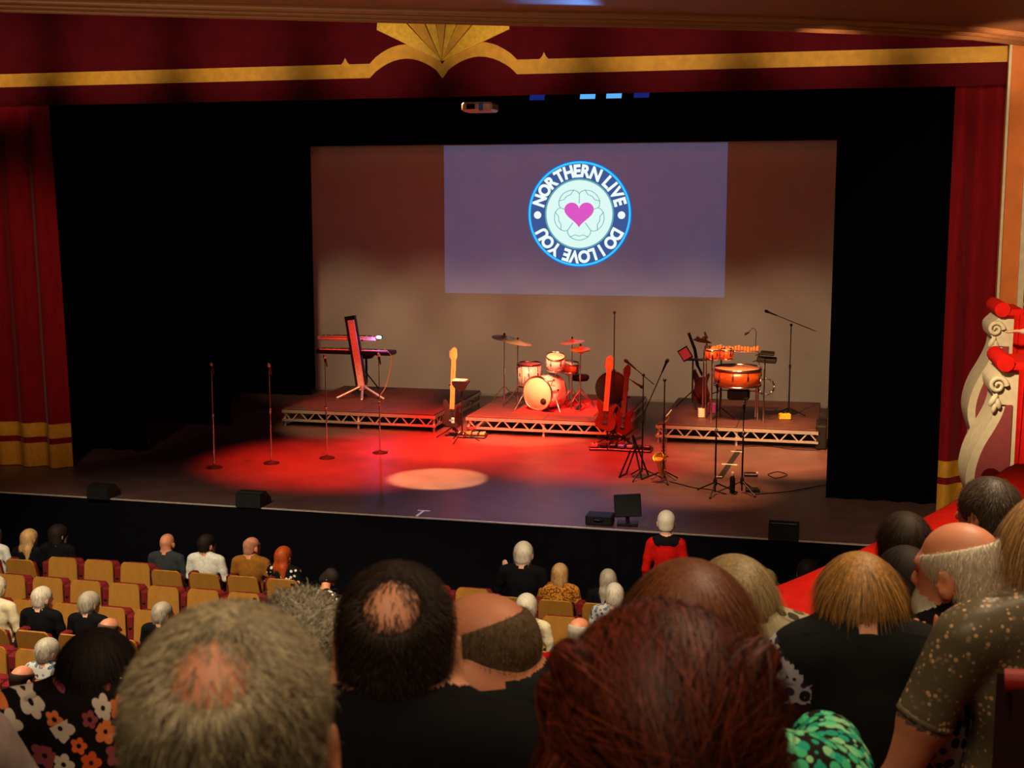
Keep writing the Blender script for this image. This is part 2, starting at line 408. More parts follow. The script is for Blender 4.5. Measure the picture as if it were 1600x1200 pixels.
for i in range(n-1):
    q = [low[i], low[i+1], hi[i+1], hi[i]]
    bnd.prism(q, .02, TR(0, -.015, 0) @ RX(PI/2))
bnd.build('gold_band', m_gold, pel)
for fx in (541, 851):
    X = aty(fx, 100, PY).x
    B().prism([(X-.07, Zt-.01), (X+.07, Zt-.01), (X+.03, Zt+.03), (X, Zt+.09), (X-.03, Zt+.03)], .025, TR(0, -.016, 0) @ RX(PI/2)).build('band_finial', m_gold, pel)
apex = (cx+.0, Zt+.005)
edges = [(601, 52), (603, 33), (634, 33), (664, 33), (683, 33), (699, 33), (718, 33), (745, 33), (781, 33), (780, 50)]
dirs = []
for ex, ey in edges:
    q = pp(ex, ey); dirs.append(math.atan2(q[1]-apex[1], q[0]-apex[0]))
angs = [math.atan2(*reversed((pp(640, 72)[0]-apex[0], pp(640, 72)[1]-apex[1])))]+dirs[2:8]+[math.atan2(pp(745, 72)[1]-apex[1], pp(745, 72)[0]-apex[0])]
for i in range(len(angs)-1):
    a0, a1 = angs[i]-.012, angs[i+1]+.012; R0 = 1.02
    poly = [apex]
    for k in range(7):
        a = a1+(a0-a1)*k/6.0
        poly.append((apex[0]+math.cos(a)*R0*(1+.05*math.sin(PI*k/6)), apex[1]+math.sin(a)*R0*(1+.05*math.sin(PI*k/6))))
    B().prism(poly, .03+.012*(i % 2), TR(0, -.03, 0) @ RX(PI/2)).build('fan_blade', m_gold if i % 2 else mat('gold_leaf', (222, 176, 52), rough=.45, metal=.1), pel)
# ------------------------------------------------------------------ projection screen and projected image
SY = 26.1
scr = thing('projection_screen', 'large pale projection screen hung across the back of the stage', 'screen', (-5.48, SY, 0))
B().box((0, 0, 2.66), (10.98, .03, 5.24)).build('screen_cloth', m_screen, scr)
B().box((0, .0, .025), (10.98, .05, .05)).build('bottom_bar', mat('screen_bar', (190, 175, 150), rough=.5), scr)
fr = B(); fr.tube([(-5.5, 0, 5.3), (5.5, 0, 5.3)], .03, 8); fr.build('top_bar', m_black, scr)
lc = aty(905, 334.5, SY-.03); R = 1.085
logo = thing('projected_logo', 'round blue and white logo projected high on the screen', 'projection', (lc.x, SY-.02, lc.z))
TL = TR(0, 0, 0) @ RX(PI/2)
def ringm(r0, r1, y, name, m, seg=96):
    b = B(); vs = []; fs = []
    for k in range(seg):
        a = 2*PI*k/seg
        vs += [(r0*math.cos(a), -y, r0*math.sin(a)), (r1*math.cos(a), -y, r1*math.sin(a))]
    for k in range(seg):
        j = (k+1) % seg; fs.append((2*k, 2*k+1, 2*j+1, 2*j))
    b.add(vs, fs); return b.build(name, m, logo)
g_blue = glow('light_royal_blue', (20, 105, 225), 1.0); g_cyan = glow('light_cyan', (60, 200, 255), 1.0)
g_white = glow('light_white', (240, 253, 253), 1.0); g_pale = glow('light_pale_cyan', (222, 250, 244), 1.0)
g_navy = glow('light_slate', (62, 88, 150), 1.0); g_teal = glow('light_teal', (100, 168, 180), 1.0); g_pink = glow('light_pink', (222, 88, 196), 1.0)
ringm(.96*R, R, .004, 'outer_ring', g_blue); ringm(.945*R, .985*R, .006, 'bright_ring', g_cyan)
ringm(.66*R, .965*R, .002, 'dark_ring', g_navy)
ringm(.0001, .645*R, .004, 'disc', g_pale); ringm(.635*R, .665*R, .006, 'disc_rim', g_teal)
for sx in (-1, 1):
    ringd = B(); vs = [(sx*.808*R+.072*R*math.cos(a*PI/10), -.008, -.02*R+.072*R*math.sin(a*PI/10)) for a in range(20)]
    ringd.add(vs, [tuple(range(20))]); ringd.build('dot', g_white, logo)
def glyph(ch):
    cu = bpy.data.curves.new('glyph', 'FONT'); cu.body = ch; cu.size = 1.0; cu.offset = .045; cu.resolution_u = 4
    o = bpy.data.objects.new('glyph', cu); COL.objects.link(o)
    dg = bpy.context.evaluated_depsgraph_get(); me = o.evaluated_get(dg).to_mesh()
    vs = [tuple(v.co) for v in me.vertices]; fs = [tuple(p.vertices) for p in me.polygons]
    bpy.data.objects.remove(o, do_unlink=True); bpy.data.curves.remove(cu)
    return vs, fs
GL = {c: glyph(c) for c in set('NORTHERNLIVEDOILOVEYOU')}
def arc_text(word, a0, a1, name):
    """letters clockwise round the ring, tops outwards; a0..a1 degrees clockwise from the top"""
    h = .245*R; s = h/.70
    adv = []
    for c in word:
        if c == ' ': adv.append(.36)
        else:
            xs = [v[0] for v in GL[c][0]]; adv.append((max(xs)-min(xs)) * .80 + .13)
    tot = sum(adv); t = 0; b = B(); rm = .808*R
    for c, w_ in zip(word, adv):
        if c != ' ':
            vs, fs = GL[c]; xs = [v[0] for v in vs]; mx = (max(xs)+min(xs))/2
            ys = [v[1] for v in vs]; ym = (max(ys)+min(ys))/2; ysc = .70/(max(ys)-min(ys))
            a = math.radians(a0+(a1-a0)*(t+w_/2)/tot)
            out = []
            for x, y, z in vs:
                lx, ly = (x-mx)*s*.80, (y-ym)*s*ysc
                rr = rm+ly
                out.append((rr*math.sin(a)+lx*math.cos(a), -.009, rr*math.cos(a)-lx*math.sin(a)))
            b.add(out, fs)
        t += w_
    b.build(name, g_white, logo)
arc_text('NORTHERN LIVE', -79, 79, 'lettering')
arc_text('DO I LOVE YOU', 112, 248, 'lettering')
# rose of five petals and a heart
rose = B(); wd = .008*R
for k in range(5):
    a = PI/2+2*PI*(k+.5)/5
    T = RY(-(a-PI/2))
    def q(r, t): return T @ Vector((r*math.sin(t)*R, -.012, r*math.cos(t)*R))
    out = []
    for i in range(21):
        u = -1+2*i/20.0
        rad = .385+.105*math.cos(u*PI/2)**.6
        out.append(q(rad, u*PI/5*.98))
    rose.tube(out, wd, 4)
    rose.tube([q(.2, PI/5), q(.39, PI/5)], wd, 4)
    rose.tube([q(.47, -.40), q(.40, -.2), q(.415, 0), q(.40, .2), q(.47, .40)], wd, 4)
rose.build('rose_outline', g_teal, logo)
ht = []
for i in range(40):
    t = 2*PI*i/40
    ht.append((16*math.sin(t)**3*.0178*R, -.030, (13*math.cos(t)-5*math.cos(2*t)-2*math.cos(3*t)-math.cos(4*t))*.0165*R+.02*R))
B().add(ht+[(0, -.030, 0)], [(i, (i+1) % 40, 40) for i in range(40)]).build('heart', g_pink, logo)
# dim rectangle of projector light around the logo
pm = bpy.data.materials.new('projector_black_level'); pm.use_nodes = True; nt = pm.node_tree
for nd in list(nt.nodes): nt.nodes.remove(nd)
e = nt.nodes.new('ShaderNodeEmission'); e.inputs[0].default_value = rgb((115, 170, 255)); e.inputs[1].default_value = .075
tr = nt.nodes.new('ShaderNodeBsdfTransparent'); ad = nt.nodes.new('ShaderNodeAddShader'); oo = nt.nodes.new('ShaderNodeOutputMaterial')
nt.links.new(e.outputs[0], ad.inputs[0]); nt.links.new(tr.outputs[0], ad.inputs[1]); nt.links.new(ad.outputs[0], oo.inputs[0])
pa, pb = aty(694, 231, SY), aty(1132, 465, SY)
o = B().box(((pa.x+pb.x)/2, 0, 0), (.001, .001, .001)) if False else B()
o.add([(pa.x, SY-.018, pb.z), (pb.x, SY-.018, pb.z), (pb.x, SY-.018, 5.26), (pa.x, SY-.018, 5.26)], [(0, 1, 2, 3)])
tag(o.build('projected_picture', pm), 'dim bluish rectangle of projector light around the logo', 'projection')
# ------------------------------------------------------------------ hanging projector and lamps
def bar(name, label, z, Y, x0, x1):
    b = B(); b.tube([(x0, Y, z), (x1, Y, z)], .03, 8); tag(b.build(name, m_black), label, 'bar')
bar('lighting_bar', 'black lighting bar hung behind the pelmet', aty(900, 140, 17.9).z+.1, 17.9, -13, 3)
pj = aty(750, 168, 17.9)
t = thing('projector', 'silver brown projector hanging below the pelmet', 'projector', (pj.x, 17.9, pj.z-.06))
m_pj = mat('projector_case', (190, 150, 130), rough=.35, metal=.3, emit=None)
B().box((0, 0, .06), (.45, .4, .13), bev=.03).build('case', m_pj, t)
lens = B(); lens.lathe([(.0, 0), (.05, 0), (.055, .05), (.04, .08), (.0, .085)], 16, TR(.06, .2, .06) @ RX(-PI/2)); lens.build('lens', m_black, t)
B().box((.07, -.205, .06), (.06, .01, .11)).build('vent', mat('projector_vent', (70, 100, 190), rough=.3, metal=.5), t)
B().box((-.08, -.205, .06), (.12, .01, .07)).build('socket_panel', m_black, t)
hb = B(); hb.tube([(0, 0, .12), (0, 0, .36)], .02, 8); hb.build('bracket', m_black, t)
for i, (lx, ly, st) in enumerate(((840, 150, .25), (919, 148, 1.0), (960, 147, 1.0), (1003, 146, .22))):
    q = aty(lx, ly, 17.7)
    t = thing('stage_lamp', ['dim blue lamp nearest the projector under the pelmet', 'bright cyan lamp left of the pair under the pelmet', 'bright cyan lamp right of the pair under the pelmet', 'dim blue lamp at the right end of the row under the pelmet'][i], 'lamp', (q.x, 17.7, q.z), group='lamps under the pelmet')
    B().box((0, .1, .0), (.24, .2, .10), rot=(.3, 0, 0), bev=.02).build('housing', m_black, t)
    B().box((0, -.03, -.02), (.21, .012, .085), rot=(-.5, 0, 0)).build('lens', glow('lamp_cyan_%d' % (st > .5), (90, 180, 250) if st > .5 else (40, 60, 180), 1.0 if st > .5 else .35), t)
    b = B(); b.tube([(-.13, .1, 0), (-.13, .1, .12), (.13, .1, .12), (.13, .1, 0)], .012, 6); b.build('yoke', m_black, t)
    b = B(); b.tube([(0, .1, .11), (0, .2, aty(900, 140, 17.9).z+.1-q.z)], .02, 6); b.build('hook_clamp', m_black, t)
# ------------------------------------------------------------------ circle: tiers, parapet, boxes
TD = Vector((-math.sin(YAW), math.cos(YAW), 0)); TRt = Vector((math.cos(YAW), math.sin(YAW), 0))
tiers = [(-2.5, .75, 2.66), (.75, 1.66, 2.38), (1.66, 2.62, 2.14), (2.62, 3.55, 1.88), (3.55, 5.6, 1.74)]
RAILZ = 2.58
rail_px = [(-420, 1262), (-200, 1236), (40, 1205), (300, 1160), (540, 1112), (830, 1048), (1030, 996), (1220, 938), (1360, 878), (1480, 816), (1560, 770), (1620, 728)]
rail = [atz(x, y, RAILZ) for x, y in rail_px]
def smooth_path(pts, n=60):
    out = []; m = len(pts)
    for k in range(n+1):
        u = k/n*(m-1); i = min(int(u), m-2); f = u-i
        p0, p1, p2, p3 = pts[max(i-1, 0)], pts[i], pts[i+1], pts[min(i+2, m-1)]
        out.append(.5*((2*p1)+(p2-p0)*f+(2*p0-5*p1+4*p2-p3)*f*f+(3*p1-p0-3*p2+p3)*f**3))
    return out
rp = smooth_path(rail)
def extrude_profile(path, prof, b):
    """prof: (offset towards the audience, z) polygon; swept along a path in plan"""
    n = len(path); m = len(prof); vs = []; fs = []
    for i, p in enumerate(path):
        t = path[min(i+1, n-1)]-path[max(i-1, 0)]; t.z = 0; t.normalize(); nrm = Vector((t.y, -t.x, 0))
        for o_, z in prof: vs.append((p.x+nrm.x*o_, p.y+nrm.y*o_, z))
    for i in range(n-1):
        for k in range(m):
            k2 = (k+1) % m; fs.append((i*m+k, (i+1)*m+k, (i+1)*m+k2, i*m+k2))
    b.add(vs, fs, True); b.add(vs[:m], [tuple(range(m))]); b.add(vs[-m:], [tuple(reversed(range(m)))])
    return b
par = struct(extrude_profile(rp, [(-.08, RAILZ-.08), (.08, RAILZ-.08), (.08, 1.2), (-.08, 1.2)], B()).build('wall_circle_parapet', m_tan))
cush = [(.15, RAILZ-.10), (.16, RAILZ-.03), (.11, RAILZ), (0, RAILZ+.012), (-.11, RAILZ), (-.16, RAILZ-.03), (-.15, RAILZ-.10)]
extrude_profile(rp, cush, B()).build('velvet_cushion', m_rail, par)
# tier slabs: strips across the view, stopped by the parapet
def rail_y(X):
    best = min(rp, key=lambda p: abs(p.x-X)); return best.y
ft = B()
for d0, d1, z in tiers:
    xs = np.linspace(-3.2, 2.6, 30); vs = []; fs = []
    for lx in xs:
        for d in (d0, d1):
            p = TRt*float(lx)+TD*d
            p.y = min(p.y, rail_y(p.x)+.02)
            vs += [(p.x, p.y, z), (p.x, p.y, 1.25)]
    for i in range(len(xs)-1):
        a, c = i*4, i*4+4
        fs += [(a, c, c+2, a+2), (a+2, c+2, c+3, a+3), (a, a+1, c+1, c)]
    ft.add(vs, fs)
struct(ft.build('floor_circle', m_tier))
# boxes stepping along the right wall
def theatre_box(label, px_top, Y0, Y1, ztop, xl, dz):
    t = thing('theatre_box', label, 'theatre box', (xl, Y0, ztop-dz), group='boxes on the right wall')
    H = dz
    prof = [(.0, H), (-.03, H-.06), (-.10, H-.14), (-.09, H-.24), (-.05, H-.3), (-.07, H-.42), (-.13, H-.56), (-.22, H-.74), (-.27, H-.92), (-.275, H-1.06), (-.24, H-1.2), (-.2, H-1.3), (-.2, 0), (.12, 0), (.12, H)]
    pr = smooth_path([Vector((x, z, 0)) for x, z in prof[:12]], 44); prof = [(v.x+.02, v.y) for v in pr]+[(x+.02, z) for x, z in prof[12:]]
    b = B(); b.prism(prof, Y1-Y0, TR(0, Y1-Y0, 0) @ RX(PI/2)); b.build('bombe_front', m_cream, t)
    inner = [(min(x+.075, .1), min(max(z, .05), H-.34)) for x, z in prof]
    b = B(); b.prism(inner, .02, TR(0, .005, 0) @ RX(PI/2)); b.build('plum_end_panel', m_plum, t)
    sp = [(-.03+(.075-.0028*i)*math.cos(i*.42), -.02, H-.17+(.075-.0028*i)*math.sin(i*.42)) for i in range(24)]
    B().tube(sp, [.024-.0005*i for i in range(24)], 8).build('carved_scroll', m_cream, t)
    for (sx, sz, r, q) in ((-.06, H-.3, .05, .5), (-.02, H-.33, .045, -.3), (-.05, H-.37, .04, .2)):
        B().ball((0, 0, 0), (r*.6, .035, r*1.3), 10, 8, TR(sx, -.01, sz) @ RY(q)).build('carved_leaf', m_cream, t)
    b = B(); b.tube([(.02, -.06, H+.03), (.02, Y1-Y0, H+.03)], .075, 12); b.box((.12, (Y1-Y0)/2, H-.01), (.26, Y1-Y0+.1, .09), bev=.03); b.build('velvet_rail', m_rail, t)
    b = B()
    def fn(u, v): 
        x = .13+.02*math.sin(u*9)+.05*v; return (x, -.07+(Y1-Y0+.07)*u, v*(H-.02))
    b.grid(fn, 20, 6)
    b.grid(lambda u, v: (.13+.9*u, -.07+.02*math.sin(u*22), v*(H-.02)), 20, 6)
    b.build('velvet_hanging', m_rail, t)
    return t
q1 = aty(1562, 488, 13.6); q2 = aty(1566, 572, 11.8)
theatre_box('cream scrolled theatre box further from us beside the pilaster', None, 13.6, 14.3, q1.z, q1.x, 2.2)
theatre_box('cream scrolled theatre box nearer to us on the right wall', None, 11.8, 12.5, q2.z, q2.x, 2.2)
q3 = aty(1562, 770, 9.0)
t = thing('theatre_box', 'lowest scarlet velvet box front joining the circle rail at the right', 'theatre box', (q3.x, 9.0, q3.z-1.5), group='boxes on the right wall')
b = B(); b.tube([(.0, 0, 1.5), (.0, .5, 1.5)], .07, 12); b.box((.36, .3, 1.45), (.7, .6, .12), bev=.03); b.build('velvet_rail', m_rail, t)
b = B(); b.grid(lambda u, v: (.02+.9*u, -.04+.02*math.sin(u*22), v*1.46), 16, 5); b.build('velvet_hanging', m_rail, t)
B().box((.06, .3, .7), (.1, .6, 1.4)).build('plaster_front', m_cream, t)
# ------------------------------------------------------------------ stage gear
m_alu = mat('aluminium', (205, 200, 190), rough=.35, metal=.75, noise=.08)
m_chrome = mat('chrome', (215, 215, 220), rough=.16, metal=1.0, noise=.03)
m_blk = mat('black_metal', (18, 17, 18), rough=.4, noise=.15, spec=.5)
m_rub = mat('black_rubber', (14, 13, 14), rough=.7, noise=.15)
m_deck = mat('deck_plywood', (74, 48, 44), rough=.55, noise=.25, scale=6, spec=.35)
m_wht = mat('white_plastic', (225, 215, 200), rough=.4, noise=.04)
m_pearl = mat('white_pearl_shell', (226, 206, 196), rough=.25, noise=.06, scale=8, spec=.6)
m_head = mat('drum_head', (226, 206, 170), rough=.5, noise=.05, scale=4)
m_bronze = mat('cymbal_bronze', (206, 160, 96), rough=.38, metal=.6, noise=.1, scale=3)
m_wood = mat('varnished_wood', (150, 66, 24), rough=.3, noise=.2, scale=6, stretch=(1, 1, 5), spec=.5)
m_maple = mat('maple_neck', (214, 140, 76), rough=.4, noise=.1, scale=10, stretch=(1, 1, .2))
m_burst = mat('sunburst_body', (74, 34, 10), rough=.25, noise=.3, scale=3, spec=.6)
m_brass = mat('sax_brass', (240, 176, 70), rough=.36, metal=.7, noise=.1, scale=8)
m_rug = mat('drum_rug_red', (170, 40, 44), rough=.95, noise=.25, scale=14)
m_yel = mat('yellow_tape', (200, 165, 40), rough=.6); m_tape = mat('white_tape', (225, 215, 200), rough=.7)
PT, PF, PB = .33, 21.5, 24.6                       # platform top, front, back
def platform(label, x0, x1, seams):
    t = thing('stage_platform', label, 'platform', ((x0+x1)/2, PF, 0), group='aluminium framed stage platforms')
    W = x1-x0; D = PB-PF; h = W/2
    xs = [-h]+[s-(x0+x1)/2 for s in seams]+[h]
    for i in range(len(xs)-1):
        for j in range(2):
            B().box(((xs[i]+xs[i+1])/2, D*(j+.5)/2, PT-.012), (xs[i+1]-xs[i]-.008, D/2-.008, .024), bev=.004).build('deck_panel', m_deck, t)
    def railb(p, q, z, hh, nm):
        b = B(); b.box(((p[0]+q[0])/2, (p[1]+q[1])/2, z), (abs(q[0]-p[0])+.04, abs(q[1]-p[1])+.04, hh)); b.build(nm, m_alu, t)
    zu, zl = PT-.055, PT-.215
    br = B().box((0, 0, 0), (.022, .02, .185)).mesh('brace'); br.materials.append(m_alu)
    for p, q in (((-h, .02), (h, .02)), ((-h, D-.02), (h, D-.02)), ((-h+.02, 0), (-h+.02, D)), ((h-.02, 0), (h-.02, D))):
        railb(p, q, zu, .055, 'top_rail'); railb(p, q, zl, .04, 'bottom_rail')
        L = (Vector(q)-Vector(p)).length; n = int(L/.155); dirx = abs(q[0]-p[0]) > .1
        for k in range(n):
            f = (k+.5)/n; c = Vector(p).lerp(Vector(q), f); o = link('brace', br, t)
            o.location = (c.x, c.y, (zu+zl)/2); s = .72 if k % 2 else -.72
            o.rotation_euler = (0, s, 0) if dirx else (s, 0, 0)
    for lx in xs:
        for ly in (.05, D/2, D-.05):
            b = B(); b.tube([(lx*.985, ly, 0), (lx*.985, ly, PT-.05)], .024, 8); b.build('leg', m_alu, t)
    return t
kx0, kx1 = atz(436, 640, PT).x, atz(670, 652, PT).x
dx0, dx1 = atz(720, 655, PT).x, atz(962, 668, PT).x
cx0, cx1 = atz(1026, 662, PT).x, atz(1279, 673, PT).x
platform('low platform with truss edge under the keyboards', kx0, kx1, [(kx0+kx1)/2])
platform('low platform with truss edge under the drum kit', dx0, dx1, [atz(841, 660, PT).x])
platform('low platform with truss edge under the percussion', cx0, cx1, [(cx0+cx1)/2])
tag(B().box((atz(1283, 690).x, PF+.4, .2), (.18, .8, .4), bev=.02).build('black_step', m_rub), 'black step box at the right end of the percussion platform', 'step')
# --- microphone stands
def mic(b_body, b_grill, T):
    b_body.lathe([(.0, -.17), (.011, -.17), (.013, -.12), (.018, -.03), (.022, -.005)], 10, T)
    b_grill.lathe([(.022, -.005), (.028, .012), (.027, .035), (.016, .052), (0, .056)], 12, T)
def straight_stand(px, py, topy, label, base='round', col=m_blk, z0=0.0, clutch=None, group='straight microphone stands', tilt=.5, withmic=True):
    p = atz(px, py, z0); dep = proj(p)[2]; H = (py-topy)*dep/FPX
    t = thing('microphone_stand', label, 'microphone stand', p, group=group)
    h1 = clutch or .55*H
    b = B(); b.tube([(0, 0, .03), (0, 0, h1)], .0125, 8); b.build('lower_tube', col, t)
    b = B(); b.tube([(0, 0, h1), (0, 0, H-.1)], .008, 8); b.build('upper_tube', m_chrome if col is m_chrome else m_blk, t)
    b = B(); b.lathe([(.012, -.03), (.02, -.025), (.02, .025), (.012, .03)], 10, TR(0, 0, h1)); b.build('clutch', m_chrome, t)
    if base == 'round':
        b = B(); b.lathe([(.125, 0), (.125, .012), (.11, .022), (.03, .03), (.014, .06), (0, .06)], 24); b.build('round_base', m_rub, t)
    else:
        hub = B(); hub.lathe([(.02, .12), (.028, .14), (.028, .2), (.018, .22)], 10); hub.build('leg_hub', m_blk, t)
        for k in range(3):
            a = base_rot+2*PI*k/3
            b = B(); b.tube([(0, 0, .17), (.32*math.cos(a), .32*math.sin(a), .015)], .011, 6); b.ball((.32*math.cos(a), .32*math.sin(a), .015), .015, 8, 6); b.build('leg', m_blk, t)
    if withmic:
        T = TR(0, 0, H-.06) @ RX(tilt)
        g1, g2 = B(), B(); mic(g1, g2, T); m = g1.build('microphone', m_blk, t); g2.build('grille', m_chrome, m)
        b = B(); b.tube([(0, 0, H-.13), (0, .01, H-.08)], .018, 8); b.build('mic_clip', m_rub, t)
    return t
base_rot = .4
straight_stand(335, 731, 563, 'chrome microphone stand furthest left on the empty stage', col=m_chrome, clutch=.82)
straight_stand(424, 724, 565, 'chrome microphone stand second from the left with a red lit microphone', col=m_chrome, clutch=.83)
straight_stand(511, 716, 552, 'chrome microphone stand third from left before the keyboards', col=m_chrome, clutch=.82)
straight_stand(594, 708, 549, 'chrome microphone stand closest to the tabletop keyboard light', col=m_chrome, clutch=.82)
straight_stand(1117, 772, 590, 'black tripod microphone stand left of the water bottle with a bright microphone', base='tripod', clutch=.9, group='front tripod stands')
base_rot = 1.2
straight_stand(1159, 770, 622, 'black tripod microphone stand right of the water bottle', base='tripod', clutch=.85, group='front tripod stands')
def boom_stand(px, py, label, H, boom, z0=0.0, rot=.3, col=m_blk, name='boom_microphone_stand', grp='boom microphone stands', legs=True):
    p = atz(px, py, z0)
    t = thing(name, label, 'microphone stand', p, group=grp)
    b = B(); b.tube([(0, 0, .1), (0, 0, H*.55)], .0125, 8); b.tube([(0, 0, H*.55), (0, 0, H)], .009, 8); b.build('pole', col, t)
    b = B(); b.ball((0, 0, H), .026, 10, 8); b.build('joint', m_blk, t); b = B(); b.lathe([(.02, -.03), (.022, .03)], 8, TR(0, 0, H*.55)); b.build('clutch', m_blk, t)
    for k in range(3):
        a = rot+2*PI*k/3
        b = B(); b.tube([(0, 0, .16), (.3*math.cos(a), .3*math.sin(a), .012)], .011, 6); b.build('leg', col, t)
    a, c = Vector(boom[0]), Vector(boom[1])
    b = B(); b.tube([a, c], .008, 6); b.build('boom_arm', col, t)
    d = (c-a).normalized(); T = TR(c) @ d.to_track_quat('Z', 'Y').to_matrix().to_4x4()
    g1, g2 = B(), B(); mic(g1, g2, T @ TR(0, 0, .12)); m = g1.build('microphone', m_blk, t); g2.build('grille', m_rub, m)
    return t
boom_stand(1232, 651, 'tall black boom microphone stand at the right of the percussion', 1.62, ((.42, 0, 1.52), (-.30, 0, 1.80)), z0=PT)
boom_stand(1036, 752, 'black boom stand with a short microphone beside the saxophone', 1.50, ((-.30, .05, 1.0), (-.02, -.02, 1.66)), rot=.9, col=m_blk)
boom_stand(1003, 748, 'black stand carrying a drooping microphone above the pedalboard', 1.55, ((.16, -.02, 1.42), (-.16, .05, 1.66)), rot=.2)
# tall pole behind the bass guitar, with a drooping boom
boom_stand(958, 690, 'very tall black pole stand behind the bass guitar', 2.22, ((0, 0, 1.25), (.36, -.02, 1.04)), rot=.5, name='tall_pole_stand', grp='tall stands')
# --- keyboards on a column stand
kp = atz(566, 622, PT)
t = thing('keyboard_stand', 'lit aluminium column keyboard stand with tripod feet', 'keyboard stand', kp)
lean = -.20
b = B(); b.prism([(-.07, 0), (.06, 0), (.06, .03), (-.07, .03)], 1.36, TR(0, .0, .16) @ RY(lean/1.3)); b.build('column_face', mat('satin_silver', (210, 205, 200), rough=.4, metal=.2), t)
b = B(); b.prism([(-.13, .03), (.08, .03), (.08, .12), (-.13, .12)], 1.46, TR(0, 0, .14) @ RY(lean/1.3)); b.build('column_back', m_blk, t)
for fx, fy in ((-.42, -.22), (.12, -.34), (.48, -.12), (-.1, .38)):
    b = B(); b.tube([(0, .03, .24), (fx, fy, .02)], .028, 8); b.ball((fx, fy, .02), .032, 8, 6); b.build('foot', m_alu, t)
B().box((0, .03, .22), (.2, .1, .06), bev=.015).build('foot_bracket', m_alu, t)
for z in (.93, 1.17):
    for sx in (-.16, .1):
        b = B(); b.tube([(sx-.12, .06, z-.06), (sx-.12, .42, z-.03)], .014, 6); b.build('support_arm', m_blk, t)
def keyboard(name, label, L, D, H, c, m, rz):
    t = thing(name, label, 'keyboard', c, rz)
    b = B(); b.box((0, 0, H/2), (L, D, H), bev=.02); b.build('body', m, t)
    B().box((0, -.1, H+.003), (L*.9, .16, .012)).build('key_bed', m_wht, t)
    n = 36
    for k in range(n):
        if k % 7 not in (2, 6): B().box((-L*.45+(k+1)*L*.9/n, -.06, H+.014), (.011, .09, .012)).build('black_key', m_blk, t)
    B().box((0, .1, H+.003), (L*.5, .06, .008)).build('control_panel', m_rub, t)
    return t
kz = kp.y+.27
k1 = aty(545, 531, kz); k2 = aty(556, 553, kz)
keyboard('upper_keyboard', 'slim white keyboard on the upper tier of the column stand', 1.19, .32, .075, (k1.x, kz, k1.z), m_wht, 0.04)
keyboard('lower_keyboard', 'long black keyboard on the lower tier of the column stand', 1.56, .36, .085, (k2.x, kz+.02, k2.z), m_blk, -.03)
q = aty(592, 527, kz-.19)
t = thing('keyboard_light', 'small bright blue white light on the end of the upper keyboard', 'light', (q.x, q.y, q.z-.02))
B().box((0, 0, .02), (.1, .03, .05), bev=.012).build('lamp_face', glow('led_blue_white', (190, 220, 255), 9.0), t)
b = B(); b.box((0, .025, .02), (.13, .03, .07), bev=.012); b.build('lamp_housing', m_blk, t)
l = bpy.data.lights.new('keyboard_led', 'POINT'); l.energy = 5; l.color = (.15, .3, 1); l.shadow_soft_size = .03
lo = bpy.data.objects.new('keyboard_led', l); COL.objects.link(lo); lo.location = (0, -.06, .03); lo.parent = t
q = aty(572, 548, kz+.75)
t = thing('keyboard_stool', 'round padded black stool behind the keyboards', 'stool', (q.x, kz+.75, PT))
H = q.z-PT
b = B(); b.lathe([(0, H-.16), (.12, H-.15), (.2, H-.08), (.21, H-.02), (.18, H), (0, H)], 20); b.build('seat', mat('stool_vinyl', (60, 14, 16), rough=.4), t)
b = B(); b.tube([(0, 0, .15), (0, 0, H-.12)], .025, 8); b.build('post', m_blk, t)
for k in range(3):
    b = B(); b.tube([(0, 0, .35), (.26*math.cos(k*2.09+.5), .26*math.sin(k*2.09+.5), .01)], .014, 6); b.build('leg', m_blk, t)
def cable(name, label, pts, r=.006, m=None, n=40):
    path = smooth_path([Vector(p) for p in pts], n); b = B(); b.tube(path, r, 5); return tag(b.build(name, m or m_rub), label, 'cable')
a = aty(600, 545, kz-.15); c = aty(612, 560, kz-.2); d = atz(590, 622, PT+.01)
cable('keyboard_cable', 'pale cable drooping from the keyboards to the platform', [a, c, aty(604, 600, kz-.3), aty(596, 615, kz-.4), d], .007, mat('pale_cable', (200, 150, 110), rough=.5))
